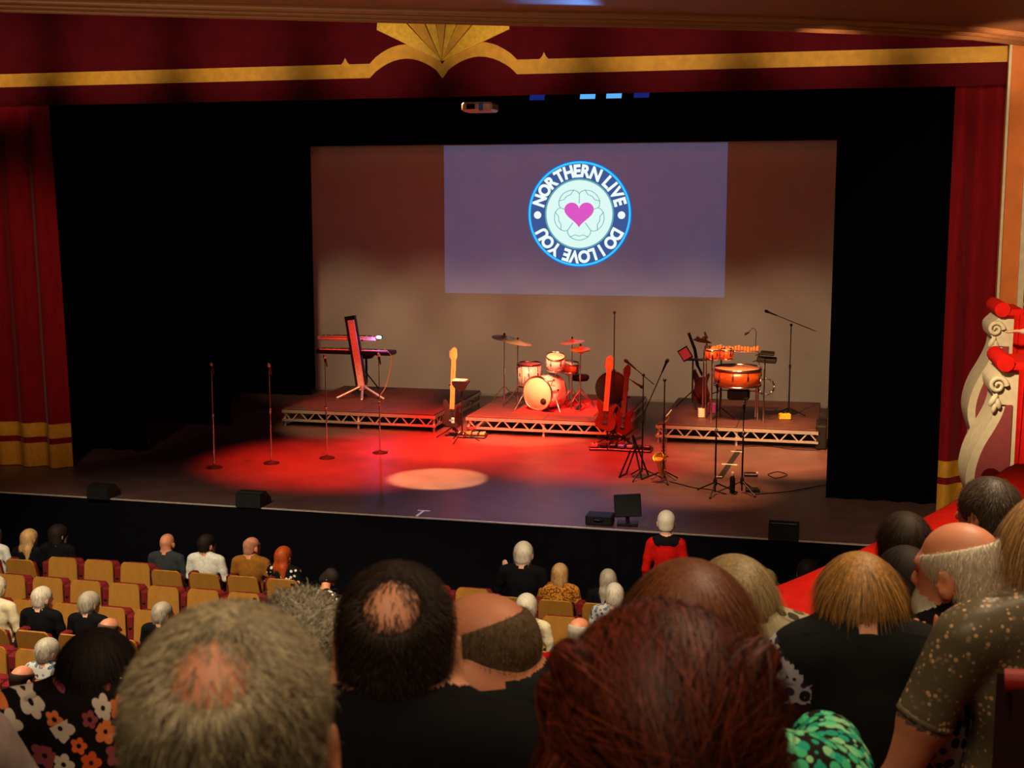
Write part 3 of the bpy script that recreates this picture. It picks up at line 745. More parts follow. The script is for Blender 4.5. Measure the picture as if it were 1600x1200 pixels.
# --- guitars
def outline_sym(pts): return pts+[(-x, z) for x, z in reversed(pts) if abs(x) > 1e-6]
GBODY = [(-.03, .02), (.08, .0), (.15, .05), (.165, .14), (.13, .22), (.11, .27), (.13, .33), (.16, .39), (.13, .42), (.07, .37), (.04, .36), (-.04, .36), (-.07, .40), (-.12, .47), (-.155, .44), (-.15, .36), (-.115, .28), (-.125, .22), (-.165, .15), (-.15, .06)]
def guitar(name, label, p, rz, m_body, m_neck, neck, scale=1.0, tiltx=-.22, pick=None, base=.18):
    t = thing(name, label, 'guitar', p, rz); T = TR(0, .02, base) @ RX(tiltx) @ Matrix.Scale(scale, 4)
    T2 = T @ RX(PI/2)
    B(T2).prism(GBODY, .045, smooth=False).build('body', m_body, t)
    B(T @ TR(0, -.045, 0)).box((0, -.009, .30+neck/2), (.075, .02, neck), bev=.004).build('neck', m_neck, t)
    hs = [(-.038, .30+neck), (.038, .30+neck), (.056, .36+neck), (.045, .48+neck), (.0, .51+neck), (-.052, .46+neck), (-.06, .36+neck)]
    h = B(T2 @ TR(0, 0, .047)).prism(hs, .016).build('headstock', m_neck, t)
    for k in range(5):
        b = B(T); b.tube([(-.05, -.052, .34+neck+k*.024), (-.078, -.052, .34+neck+k*.024)], .007, 6); b.build('tuning_peg', m_chrome, h)
    if pick: B(T @ TR(0, -.05, 0)).box(pick[0], pick[1], bev=.003).build('scratch_plate', pick[2], t)
    B(T @ TR(0, -.05, 0)).box((0, 0, .12), (.08, .014, .03)).build('bridge', m_chrome, t)
    for z in (.2, .28): B(T @ TR(0, -.05, 0)).box((0, 0, z), (.075, .014, .02)).build('pickup', m_rub, t)
    b = B(T); 
    for k in range(4): b.tube([(-.018+k*.012, -.068, .12), (-.018+k*.012, -.07, .34+neck)], .0012, 4)
    b.build('strings', m_chrome, t)
    return t
def guitar_stand(label, p, rz, H=.75):
    t = thing('guitar_stand', label, 'guitar stand', p, rz, group='guitar stands')
    b = B(); b.tube([(0, .12, .1), (0, .2, H)], .013, 8); b.build('post', m_blk, t)
    for fx, fy in ((-.25, -.1), (.25, -.1), (0, .42)):
        b = B(); b.tube([(0, .13, .16), (fx, fy, .012)], .012, 6); b.build('leg', m_blk, t)
    b = B(); b.tube([(-.1, -.1, .2), (-.1, .1, .17), (.1, .1, .17), (.1, -.1, .2)], .011, 6); b.build('cradle', m_blk, t)
    b = B(); b.tube([(-.06, .08, H), (-.06, .17, H), (.06, .17, H), (.06, .08, H)], .01, 6); b.build('neck_yoke', m_rub, t)
    return t
g1 = atz(706, 683); g2 = atz(945, 700)
guitar('bass_guitar', 'black bass guitar with a long pale maple neck beside the drum platform', g1, .1, m_blk, m_maple, .80, 1.08, pick=((.02, 0, .12), (.05, .012, .09), m_wht), base=.16)
guitar_stand('black guitar stand holding the maple necked bass', g1, .1, .9)
guitar('electric_guitar', 'dark sunburst electric guitar on a stand right of the drums', g2, -.15, m_burst, m_maple, .62, 1.12, base=.28)
guitar_stand('black guitar stand holding the sunburst guitar', g2, -.15, .95)
gx = atz(962, 706)
guitar('red_guitar', 'slim dark red guitar half hidden behind the sunburst guitar', (gx.x+.06, gx.y+.3, 0), -.2, mat('cherry_body', (60, 12, 8), rough=.3), mat('rosewood_neck', (60, 26, 16), rough=.5), .62, 1.05, base=.22)
guitar_stand('black guitar stand behind the sunburst guitar', (gx.x+.06, gx.y+.3, 0), -.2, .85)
# small tray stand, effects, beside the maple neck
q = atz(722, 690); t = thing('tray_stand', 'black stand with a small tray beside the maple necked bass', 'stand', q)
Hh = .98
b = B(); b.tube([(0, 0, .1), (0, 0, Hh)], .014, 8); b.build('pole', m_blk, t)
for k in range(3):
    b = B(); b.tube([(0, 0, .18), (.3*math.cos(k*2.09+.3), .3*math.sin(k*2.09+.3), .01)], .011, 6); b.build('leg', m_blk, t)
b = B(); b.prism([(-.13, 0), (-.05, -.11), (.05, -.11), (.1, -.02), (.14, .02), (.14, .05), (-.13, .05)], .18, TR(-.02, .09, Hh+.02) @ RX(PI/2)); b.build('tray', m_blk, t)
B().box((-.03, 0, Hh+.085), (.24, .16, .03), bev=.008).build('tray_top', m_wht, t)
def pedalboard(label, p, rz, n, cols, L=.6):
    t = thing('pedalboard', label, 'pedalboard', p, rz, group='pedalboards')
    B().box((0, 0, .025), (L, .28, .05), rot=(.08, 0, 0), bev=.01).build('board', m_blk, t)
    for k in range(n):
        x = -L/2+(k+.5)*L/n
        pd = B().box((x, -.02, .075), (L/n*.75, .13, .05), bev=.01).build('pedal', cols[k % len(cols)], t)
        b = B(); b.lathe([(.0, .0), (.016, 0), (.014, .02), (0, .02)], 10, TR(x, -.06, .1)); b.build('footswitch', m_chrome, pd)
    return t
pedalboard('pale effects pedals on the floor before the drum platform', atz(738, 683), .05, 4, [m_wht, mat('pedal_orange', (230, 150, 70), rough=.4), m_alu, mat('pedal_tan', (210, 170, 120), rough=.4)], .5)
pedalboard('dark pedalboard with blue lit pedals beside the sunburst guitar', atz(985, 704), -.05, 5, [m_blk, mat('pedal_blue', (90, 130, 235), rough=.3, metal=.4), m_chrome, m_rub], .72)
pedalboard('small pedal row just left of the sunburst guitar stand', atz(936, 702), .1, 2, [mat('pedal_pink', (220, 120, 110), rough=.4), m_rub], .3)
# --- drum kit on a rug
dz = PT
def tz(px, py): return atz(px, py, dz)
ra, rb = tz(803, 645), tz(930, 648)
rug = B().box(((ra.x+rb.x)/2, ra.y+.85, dz+.006), (rb.x-ra.x, 1.8, .012)).build('drum_rug', m_rug); tag(rug, 'pinkish red rug under the drum kit', 'rug')
DZ = dz+.012
def shell(T, r, h, m, b=None):
    b = b or B(); b.lathe([(r*.98, 0), (r, 0), (r, h), (r*.98, h)], 32, T); return b
def drum(name, label, p, T, r, h, m, lugs=8, legs=None, mh=m_head):
    t = thing(name, label, 'drum', p)
    sh = shell(T, r, h, m).build('shell', m, t)
    for z, nm in ((-.012, 'bottom_hoop'), (h, 'top_hoop')):
        b = B(); b.lathe([(r*1.0, z), (r*1.045, z), (r*1.045, z+.03), (r*1.0, z+.03), (r*1.0, z)], 32, T, caps=False); b.build(nm, m_chrome, t)
    b = B(); b.lathe([(0, h+.008), (r, h+.008), (r, h+.002), (0, h+.002)], 32, T); b.build('batter_head', mh, t)
    b = B(); b.lathe([(0, -.003), (r, -.003), (r, .004), (0, .004)], 32, T); b.build('resonant_head', mh, t)
    for k in range(lugs):
        a = 2*PI*k/lugs+.2
        b = B(T); b.tube([(r*1.03*math.cos(a), r*1.03*math.sin(a), h*.72), (r*1.03*math.cos(a), r*1.03*math.sin(a), h+.03)], .006, 6)
        b.box((r*1.02*math.cos(a), r*1.02*math.sin(a), h*.6), (.025, .025, .06), rot=(0, 0, a)); b.build('lug', m_chrome, t)
    if legs:
        for k in range(3):
            a = 2*PI*k/3+legs[1]
            b = B(); b.tube([(r*1.06*math.cos(a), r*1.06*math.sin(a), legs[0]+.2), (r*1.06*math.cos(a), r*1.06*math.sin(a), .03), (r*1.15*math.cos(a), r*1.15*math.sin(a), .0)], .008, 6); b.build('leg', m_chrome, t)
    return t
bp = tz(840, 643); br_ = .305
bd = drum('bass_drum', 'white pearl bass drum with a plain cream front head', (bp.x, bp.y+.02, DZ), TR(-.0, .0, br_+.015) @ RZ(-.38) @ RX(PI/2) @ TR(0, 0, -.46), br_, .46, m_pearl, 10)
for sx in (-1, 1):
    b = B(); b.tube([(sx*.28, .1, .3), (sx*.42, -.05, .0)], .01, 6); b.build('spur', m_chrome, bd)
def zat(px, py, p): return aty(px, py, p.y).z
p = tz(828, 636); p = Vector((aty(827, 590, p.y+.55).x, p.y+.55, DZ))
h = .40; zb = zat(827, 602, p)-DZ
drum('floor_tom', 'deep white pearl floor tom left behind the bass drum', p, TR(0, 0, zb) @ RX(.06), .225, h, m_pearl, 8, (zb, .4))
p = Vector((aty(868, 560, bp.y+.3).x, bp.y+.3, DZ)); zb = zat(868, 575, p)-DZ
rt_ = drum('rack_tom', 'small white pearl rack tom above the bass drum', p, TR(0, 0, zb) @ RX(.35) @ RY(.08), .165, .22, m_pearl, 6)
b = B(); b.tube([(0, .05, zb+.05), (-.02, .05, .5), (-.05, .02, .48)], .014, 8); b.build('tom_mount', m_chrome, rt_)
p = Vector((aty(889, 575, bp.y+.65).x, bp.y+.65, DZ)); zb = zat(889, 580, p)-DZ
sn = drum('snare_drum', 'shallow wooden snare drum at the right of the kit', p, TR(0, 0, zb) @ RX(.1) @ RY(.1), .18, .14, m_wood, 8)
b = B(); b.tube([(0, 0, .15), (0, 0, zb)], .012, 6); b.build('stand_post', m_chrome, sn)
for k in range(3):
    b = B(); b.tube([(0, 0, .3), (.24*math.cos(k*2.09), .24*math.sin(k*2.09), .01)], .01, 6); b.build('stand_leg', m_chrome, sn); b = B(); b.tube([(0, 0, zb-.1), (.17*math.cos(k*2.09), .17*math.sin(k*2.09), zb+.01)], .008, 6); b.build('stand_arm', m_chrome, sn)
def cym_prof(r): return [(r, 0), (r*.6, .016), (r*.25, .03), (r*.2, .05), (r*.08, .06), (0, .061), (0, .055), (r*.2, .042), (r*.6, .01), (r*.98, -.004), (r, 0)]
def cymbal_stand(name, label, px, dy, pyc, r, tx, ty, hats=False, mic_=False):
    Y = bp.y+dy; c = aty(px, pyc, Y); p = Vector((c.x, Y, DZ if not mic_ else dz)); H = c.z-p.z
    t = thing(name, label, 'cymbal', p, group='cymbals of the drum kit')
    b = B(); b.tube([(0, 0, .08), (0, 0, H*.55)], .013, 8); b.tube([(0, 0, H*.55), (0, 0, H+.05)], .009, 8); b.build('stand_pole', m_chrome, t)
    for k in range(3):
        a = k*2.09+.7; b = B(); b.tube([(0, 0, .34), (.3*math.cos(a), .3*math.sin(a), .012)], .011, 6); b.build('stand_leg', m_chrome, t)
    T = TR(0, 0, H) @ RX(tx) @ RY(ty) @ TR(0, 0, -.03)
    b = B(); b.lathe(cym_prof(r), 32, T); b.build('cymbal_plate', m_bronze, t)
    if hats:
        b = B(); b.lathe([(a_, -z_) for a_, z_ in cym_prof(r)], 32, TR(0, 0, H-.06)); b.build('cymbal_plate', m_bronze, t)
        b = B(); b.box((0, -.15, .04), (.1, .3, .02), rot=(.15, 0, 0)); b.build('pedal', m_chrome, t)
    b = B(); b.lathe([(.018, .03), (.018, .06), (.01, .07), (0, .07)], 10, TR(0, 0, H)); b.build('wing_nut', m_rub, t)
    return t
cymbal_stand('crash_cymbal', 'pink lit crash cymbal highest at the left of the kit', 788, .7, 526, .235, .12, .16)
cymbal_stand('ride_cymbal', 'dark edged ride cymbal second from left above the kit', 809, .5, 533, .27, .02, .16)
cymbal_stand('crash_cymbal', 'crash cymbal above the snare drum', 894, .55, 532, .225, .10, -.10)
cymbal_stand('hi_hat', 'blue lit hi-hat cymbals at the right end of the kit', 907, .4, 543, .185, .14, -.03, hats=True)
p = Vector((aty(905, 565, bp.y+.9).x, bp.y+1.0, DZ)); zb = zat(905, 566, p)-DZ
t = thing('drum_stool', 'black drum stool at the back right of the kit', 'stool', p)
b = B(); b.lathe([(0, .44), (.14, .44), (.17, .48), (.17, .53), (.14, .55), (0, .55)], 20); b.build('seat', m_rub, t)
b = B(); b.tube([(0, 0, .1), (0, 0, .46)], .02, 8); b.build('post', m_chrome, t)
for k in range(3):
    b = B(); b.tube([(0, 0, .3), (.26*math.cos(k*2.09), .26*math.sin(k*2.09), .01)], .012, 6); b.build('leg', m_chrome, t)
# bass drum microphone on a short stand
p = tz(858, 644)
t = thing('drum_microphone_stand', 'short black stand with a fat microphone before the bass drum', 'microphone stand', (p.x, p.y-.02, dz))
b = B(); b.tube([(0, 0, .02), (0, 0, .42)], .011, 8); b.build('pole', m_blk, t)
b = B(); b.lathe([(.11, 0), (.11, .012), (.02, .02), (0, .02)], 20); b.build('round_base', m_rub, t)
b = B(); b.tube([(.07, 0, .58), (0, 0, .40), (-.08, .0, .2)], .008, 6); b.build('boom_arm', m_blk, t)
b = B(); b.ball((-.1, .02, .19), (.065, .075, .062), 14, 10); b.build('microphone', m_rub, t)
p = tz(862, 600)
# black round cymbal case behind the sunburst guitar
q = aty(956, 606, 22.9)
t = thing('gong_case', 'large round black case standing behind the guitars', 'case', (q.x, 22.9, PT*0))
b = B(); b.lathe([(0, -.08), (.27, -.08), (.30, -.05), (.30, .05), (.27, .08), (0, .08)], 36, TR(0, 0, q.z-.0) @ RX(PI/2)); b.build('disc', m_rub, t)
b = B(); b.tube([(0, -.09, q.z+.28), (.04, -.1, q.z+.33), (-.04, -.1, q.z+.33)], .01, 6, closed=True); b.build('handle', m_blk, t)
b = B(); b.box((0, 0, (q.z-.28)/2), (.3, .3, q.z-.28)); b.build('pedestal', m_rub, t)
# amplifier behind drum riser right part (dark box) and black ramp
# --- folding A-frame stand and music stand
p = atz(985, 747)
t = thing('folding_stand', 'black folding A-frame stand beside the boom stands', 'stand', p, -.2)
for a_, c_ in (((-.16, -.05, 0), (.0, .0, .42)), ((-.02, .12, .62), (.2, -.05, 0)), ((-.16, .25, 0), (.0, .2, .42)), ((-.02, .14, .62), (.2, .25, 0))):
    b = B(); b.tube([a_, c_], .014, 6); b.build('frame_leg', m_blk, t)
b = B(); b.tube([(.2, -.05, .01), (.2, .25, .01)], .013, 6); b.tube([(-.16, -.05, .01), (-.16, .25, .01)], .013, 6); b.build('foot_bar', m_blk, t)
b = B(); b.box((-.02, .1, .68), (.16, .3, .02), rot=(0, -.7, 0)); b.build('top_plate', m_blk, t)
# --- saxophone on a stand
p = atz(1037, 750)
t = thing('saxophone', 'golden saxophone standing upright on the stage floor', 'saxophone', p, 0)
path = [(.02, 0, .98), (.06, 0, .93), (-.01, 0, .84), (-.02, 0, .76), (-.01, 0, .5), (.0, 0, .24), (.01, 0, .16), (.0, -.05, .10), (-.02, -.12, .12), (-.035, -.15, .2), (-.045, -.18, .3), (-.05, -.2, .36)]
path = smooth_path([Vector(v) for v in path], 60)
rs = [.008+.030*(i/60)**1.2+(.03*max(0, (i-50)/10)**2) for i in range(61)]
b = B(); b.tube(path, rs, 14); b.build('body_tube', m_brass, t)
b = B(); d_ = Vector((-.006, -.02, .06)).normalized(); T = TR(-.052, -.205, .37) @ d_.to_track_quat('Z', 'Y').to_matrix().to_4x4() @ RX(.5)
b.lathe([(.062, -.05), (.075, 0), (.085, .022), (.08, .024), (.06, -.02), (0, -.1)], 24, T); b.build('bell', m_brass, t)
b = B(); b.tube([(.10, .01, 1.05), (.06, 0, .99), (.02, 0, .95)], [.012, .014, .01], 8); b.build('mouthpiece', m_wht, t)
for k in range(9):
    z = .3+k*.052
    b = B(); b.lathe([(0, 0), (.02+.004*(9-k)*.5, 0), (.02+.004*(9-k)*.5, .008), (0, .01)], 12, TR(-.004, -.034, z) @ RX(PI/2)); b.build('key_cup', m_brass, t)
b = B(); b.tube([(.035, 0, .25), (.03, 0, .75)], .004, 5); b.tube([(-.04, 0, .25), (-.045, 0, .7)], .004, 5); b.build('key_rod', m_brass, t)
t = thing('saxophone_stand', 'small black stand under the saxophone', 'stand', p, 0)
b = B(); b.tube([(0, .05, .02), (0, .05, .35)], .01, 6); b.tube([(-.06, -.02, .36), (0, .06, .34), (.06, -.02, .36)], .009, 6); b.build('post', m_blk, t)
for a in (-.4, 1.6, 3.6):
    b = B(); b.tube([(0, .05, .1), (.2*math.cos(a), .05+.2*math.sin(a), .01)], .009, 6); b.build('leg', m_blk, t)
# --- percussion rig
def cz(px, py): return atz(px, py, PT)
p = cz(1152, 660); PYc = p.y+.15
c = aty(1152, 597, PYc)
zb = aty(1152, 604, PYc).z-PT
t = drum('large_hand_drum', 'wide varnished wooden drum on a rack in the percussion', (c.x, PYc, PT), TR(0, 0, zb+.04) @ RX(.04), .395, .27, m_wood, 10, mh=mat('calf_head', (214, 150, 120), rough=.5))
for sx, sy in ((-.42, -.15), (.46, -.12), (-.3, .35), (.3, .35)):
    b = B(); b.tube([(sx, sy, 0), (sx, sy, zb+.55 if sy < 0 else zb+.1)], .014, 8); b.build('rack_post', m_chrome, t)
b = B(); b.tube([(-.42, -.15, zb-.12), (-.3, .35, zb-.12), (.3, .35, zb-.12), (.46, -.12, zb-.12)], .012, 6); b.build('rack_hoop', m_chrome, t)
q = aty(1154, 616, PYc-.1)
t = thing('percussion_speaker', 'small black box slung under the wide wooden drum', 'speaker', (q.x, PYc-.1, q.z-.08))
B().box((0, 0, .08), (.37, .25, .18), bev=.03).build('cabinet', m_rub, t); B().box((0, -.127, .08), (.31, .01, .13)).build('grille', m_blk, t)
b = B(); b.tube([(-.14, 0, .17), (-.14, 0, .26)], .01, 6); b.tube([(.14, 0, .17), (.14, 0, .26)], .01, 6); b.build('hanger', m_blk, t)
# bar chimes / marimba style bar rack above the drum
Yb = PYc+.2
xa, xb = aty(1100, 545, Yb), aty(1186, 547, Yb)
t = thing('bar_chimes', 'row of pale wooden chime bars over the wide drum', 'percussion', ((xa.x+xb.x)/2, Yb, xa.z-.02))
W = xb.x-xa.x
b = B(); b.tube([(-W/2, 0, 0), (W/2, 0, -.02)], .016, 8); b.build('rail', m_chrome, t)
for k in range(18):
    x = -W/2+(k+.5)*W/18
    B().box((x, -.02, .045-.01*math.sin(k)), (W/18*.8, .10, .06+.015*(k % 3)), bev=.008).build('chime_bar', m_maple, t)
b = B(); b.tube([(W/2, 0, -.02), (W/2, 0, -(xa.z-PT)+.02)], .014, 8); b.tube([(-W/2, 0, 0), (-W/2, 0, -(xa.z-PT)+.02)], .014, 8); b.build('upright', m_chrome, t)
# bongos
q = aty(1126, 553, PYc+.05)
for k, (dx_, r_, lb) in enumerate(((-.14, .125, 'orange wooden bongo drum further left below the chime bars'), (.10, .105, 'orange wooden bongo drum nearer the centre below the chime bars'))):
    drum('bongo', lb, (q.x+dx_, PYc+.05, q.z-.08), RX(.1), r_, .14, mat('orange_lacquer', (220, 90, 26), rough=.3), 6)['group'] = 'bongo drums'
t = thing('bongo_stand', 'black stand carrying the bongo drums', 'stand', (q.x, PYc+.2, PT))
b = B(); b.tube([(0, 0, .02), (0, 0, q.z-PT-.1)], .014, 8); b.tube([(-.22, 0, q.z-PT-.1), (.2, 0, q.z-PT-.1)], .012, 8); b.build('post', m_blk, t)
for k in range(3):
    b = B(); b.tube([(0, 0, .2), (.25*math.cos(k*2.09), .25*math.sin(k*2.09), .01)], .012, 6); b.build('leg', m_blk, t)
# tambourine hoop on the right post
q = aty(1197, 604, PYc-.1)
t = thing('tambourine', 'round tambourine hung on the right side of the percussion rack', 'tambourine', (q.x, PYc-.1, q.z))
b = B(); b.tube([(.135*math.cos(a*PI/14), 0, .135*math.sin(a*PI/14)) for a in range(28)], .014, 6, closed=True); b.build('hoop', m_blk, t)
for k in range(8):
    a = k*PI/4; b = B(); b.lathe([(0, -.004), (.022, -.004), (.022, .004), (0, .004)], 10, TR(.135*math.cos(a), -.012, .135*math.sin(a)) @ RX(PI/2)); b.build('jingle', m_chrome, t)
# electronic pads at right
for (px_, py_, L_, lb) in ((1199, 552, .24, 'thin black drum pad highest at the right of the percussion rack'), (1198, 562, .33, 'wide black drum pad below at the right of the percussion rack')):
    q = aty(px_, py_, PYc); t = thing('drum_pad', lb, 'drum pad', (q.x, PYc, q.z), group='black pads on the percussion rack')
    B().box((0, 0, 0), (L_, .25, .035 if L_ < .3 else .07), rot=(.1, .06, 0), bev=.012).build('pad', m_rub, t)
    b = B(); b.tube([(-L_*.4, 0, 0), (-L_*.4-.1, .05, -.05)], .01, 6); b.build('clamp', m_blk, t)
# cowbell / block cluster top left and its microphone
q = aty(1099, 531, PYc+.1)
t = thing('cymbal_cluster', 'dark cluster of small splash cymbals at the top left of the percussion', 'cymbal', (q.x, PYc+.1, PT))
Hq = q.z-PT
b = B(); b.lathe([(a_, z_*1.5) for a_, z_ in cym_prof(.15)], 24, TR(0, 0, Hq-.03) @ RY(.15)); b.build('splash_cymbal', mat('dark_bronze', (70, 36, 30), rough=.4, metal=.8), t)
b = B(); b.lathe(cym_prof(.11), 24, TR(-.1, .02, Hq) @ RY(-.1)); b.build('splash_cymbal', MATS['dark_bronze'], t)
b = B(); b.tube([(0.06, 0, 0), (.06, 0, Hq)], .013, 8); b.build('pole', m_chrome, t)
b = B(); b.tube([(.02, -.05, Hq+.14), (.07, -.05, Hq+.03)], .02, 8); b.build('clip_microphone', m_rub, t)
q = aty(1172, 521, PYc+.2)
t = thing('clip_microphone', 'small gooseneck microphone over the chime bars', 'microphone', (q.x, PYc+.2, q.z))
b = B(); b.tube([(-.09, 0, -.02), (-.02, 0, .02)], [.022, .014], 8); b.build('capsule', m_rub, t)
b = B(); b.tube(smooth_path([Vector(v) for v in ((-.02, 0, .02), (.04, 0, .09), (.1, 0, .04), (.1, 0, -.12), (.1, 0, -.3))], 20), .006, 6); b.build('gooseneck', m_blk, t)
# tablet on a stand
q = cz(1079, 640); q.y += .25
qq = aty(1066, 551, q.y)
t = thing('tablet_stand', 'black stand with a red lit tablet at the left of the percussion', 'stand', q)
Hq = qq.z-PT-.12
b = B(); b.tube([(0, 0, .1), (0, 0, Hq)], .015, 8); b.build('pole', m_blk, t)
for k in range(3):
    b = B(); b.tube([(0, 0, .3), (.3*math.cos(k*2.09+.9), .3*math.sin(k*2.09+.9), .01)], .012, 6); b.build('leg', m_blk, t)
B().box((.06, 0, Hq), (.36, .2, .03), bev=.006).build('shelf', m_blk, t)
tb = B().box((-.14, -.02, Hq+.1), (.2, .03, .24), rot=(0, -.55, .2), bev=.006).build('tablet', m_blk, t)
B().box((-.14, -.038, Hq+.1), (.16, .008, .19), rot=(0, -.55, .2)).build('tablet_screen', glow('tablet_red', (170, 40, 40), .8), tb)
# long dark rainstick / guitar leaning
q = cz(1092, 640); q.y += .55
t = thing('leaning_guitar', 'dark guitar standing upright between tablet and drum', 'guitar', (q.x, q.y, PT))
a0 = aty(1076, 520, q.y)-Vector((q.x, q.y, PT)); a1 = aty(1090, 572, q.y)-Vector((q.x, q.y, PT))
b = B(); b.tube([a0, (a0+a1)*.5+Vector((.03, 0, 0)), a1], [.028, .03, .03], 8); b.build('neck', m_blk, t)
b = B(T=TR(-.02, .03, .0) @ RX(PI/2)); b.prism([(x*1.0, z*1.45) for x, z in GBODY], .06); b.build('body', mat('dark_red_body', (66, 20, 16), rough=.35), t)
b = B(); b.tube([(a1.x, .03, a1.z), (.0, .03, .55)], .025, 8); b.build('heel', m_blk, t)
# pedals/boxes on percussion platform
for (px_, py_, dx_, dzz, m_, lb, nm) in ((1096, 652, .12, .16, m_wht, 'white cup like box at the foot of the percussion rack', 'white_box'), (1112, 645, .14, .18, mat('violet_box', (120, 60, 130), rough=.4), 'violet box beside the white box on the percussion platform', 'violet_box'), (1226, 655, .2, .1, m_yel, 'yellow taped case at the foot of the tall boom stand', 'yellow_case')):
    q = cz(px_, py_); t = thing(nm, lb, 'box', q, .2)
    B().box((0, 0, dzz/2), (dx_, .14, dzz), bev=.012).build('case', m_, t)
    b = B(); b.tube([(-.03, 0, dzz), (-.02, 0, dzz+.04), (.02, 0, dzz+.04), (.03, 0, dzz)], .006, 5); b.build('handle', m_blk, t)
# --- bottle, tapes, floor things
p = atz(1144, 770)
t = thing('water_bottle', 'black water bottle with a pale cap between the two front stands', 'bottle', p)
b = B(); b.lathe([(0, 0), (.036, 0), (.038, .02), (.038, .2), (.03, .225), (.018, .24), (.018, .255), (0, .255)], 20); b.build('flask', m_blk, t)
b = B(); b.lathe([(.02, .245), (.022, .29), (.016, .3), (0, .3)], 16); b.build('cap', m_wht, t)
for px_, py_, lb, L_ in ((1151, 706, 'white tape bar on the stage furthest upstage by the right stands', .18), (1140, 726, 'white tape bar on the stage in the middle of the right front', .24), (1122, 745, 'short white tape bar nearest the front tripod stands', .12)):
    q = atz(px_, py_); o = B().box((0, 0, .003), (L_, .035, .006)).build('floor_tape', m_tape); o.location = q; o.rotation_euler = (0, 0, -.05); tag(o, lb, 'tape', 'tape marks on the stage')
q0, q1 = atz(1155, 703), atz(1124, 748); d = q1-q0
o = B().box((0, 0, .002), (d.length, .09, .004)).build('cable_ramp', m_rub); o.location = (q0+q1)/2; o.rotation_euler = (0, 0, math.atan2(d.y, d.x)); tag(o, 'dark cable strip running diagonally between the tape bars', 'cable cover')
q = atz(656, 803); q.y = EDGE+.3
t = thing('centre_mark', 'white T shaped tape mark at the front edge of the stage', 'tape', q)
B().box((.0, -.1, .003), (.035, .3, .006), rot=(0, 0, .0)).build('stem', m_tape, t); B().box((0, .06, .003), (.17, .035, .006)).build('bar', m_tape, t)
for i, (px_, py_, lb) in enumerate(((1173, 744, 'small black pedal with a white knob right of the bottle'), (1176, 768, 'black pedal at the foot of the right tripod stand'))):
    q = atz(px_, py_); t = thing('foot_pedal', lb, 'pedal', q, .1, 'pedals near the bottle')
    B().box((0, 0, .025), (.2, .12, .05), rot=(.1, 0, 0), bev=.01).build('housing', m_blk, t)
    b = B(); b.ball((.09, -.03, .055), .018, 8, 6); b.build('knob', m_wht if i == 0 else m_chrome, t)
cable('floor_cable', 'dark cable trailing from saxophone to the front stands', [atz(1045, 752, .008), atz(1065, 757, .008), atz(1085, 762, .008), atz(1110, 765, .008), atz(1135, 772, .008)], .008)
cable('floor_cable', 'dark cable looping on the right of the stage', [atz(1180, 772, .008), atz(1230, 768, .008), atz(1275, 760, .008), atz(1300, 756, .008)], .007)
cable('floor_cable', 'tangle of dark cable right of the taped bars', [atz(1200, 741, .008), atz(1215, 737, .008), atz(1230, 742, .008), atz(1212, 747, .008), atz(1200, 742, .008)], .007)
cable('floor_cable', 'cable lying along the front of the percussion platform', [atz(1160, 698, .008), atz(1200, 697, .008), atz(1240, 702, .008), atz(1282, 703, .008)], .006, m_rub)
cable('floor_cable', 'dark cable curling left of the keyboard microphone stands', [atz(585, 706, .008), atz(590, 709, .008), atz(600, 708, .008), atz(606, 705, .008)], .008)
# --- front of stage: wedges, monitor screen, laptop box
def wedge(label, px_, py_, L_, H_):
    q = atz(px_, py_); t = thing('floor_light_box', label, 'floor box', (q.x, q.y+.12, 0), group='black boxes along the stage edge')
    b = B(); b.prism([(-.17, 0), (.17, 0), (.17, H_*.4), (.02, H_), (-.17, H_*.9)], L_, TR(-L_/2, 0, 0) @ RZ(PI/2) @ RX(PI/2)); b.build('cabinet', m_rub, t)
    B().box((0, -.1, H_*.72), (L_*.86, .02, H_*.5), rot=(-.35, 0, 0)).build('grille', m_blk, t)
    return t
wedge('black floor box left of centre on the stage edge', 390, 792, .36, .2)
wedge('dim black floor box furthest left on the stage edge', 155, 779, .32, .19)
wedge('black floor box at the right end of the stage edge', 1224, 843, .36, .2)
q = atz(978, 824); q.y = EDGE+.25
t = thing('prompt_monitor', 'black screen tilted back on a low stand at the stage edge', 'monitor', q, .1)
B().box((0, .02, .02), (.26, .2, .03), bev=.008).build('base', m_blk, t)
b = B(); b.tube([(0, .04, .02), (0, .04, .14)], .025, 8); b.build('neck', m_blk, t)
B().box((0, .02, .25), (.34, .04, .29), rot=(-.25, -.08, 0), bev=.01).build('screen_back', m_rub, t)
q = atz(936, 820); q.y = EDGE+.25
t = thing('monitor_case', 'flat black case beside the tilted monitor on the stage edge', 'case', q)
B().box((0, 0, .065), (.34, .25, .13), bev=.015).build('shell', m_rub, t)
b = B(); b.tube([(-.06, -.13, .08), (-.05, -.16, .08), (.05, -.16, .08), (.06, -.13, .08)], .008, 6); b.build('handle', m_blk, t)
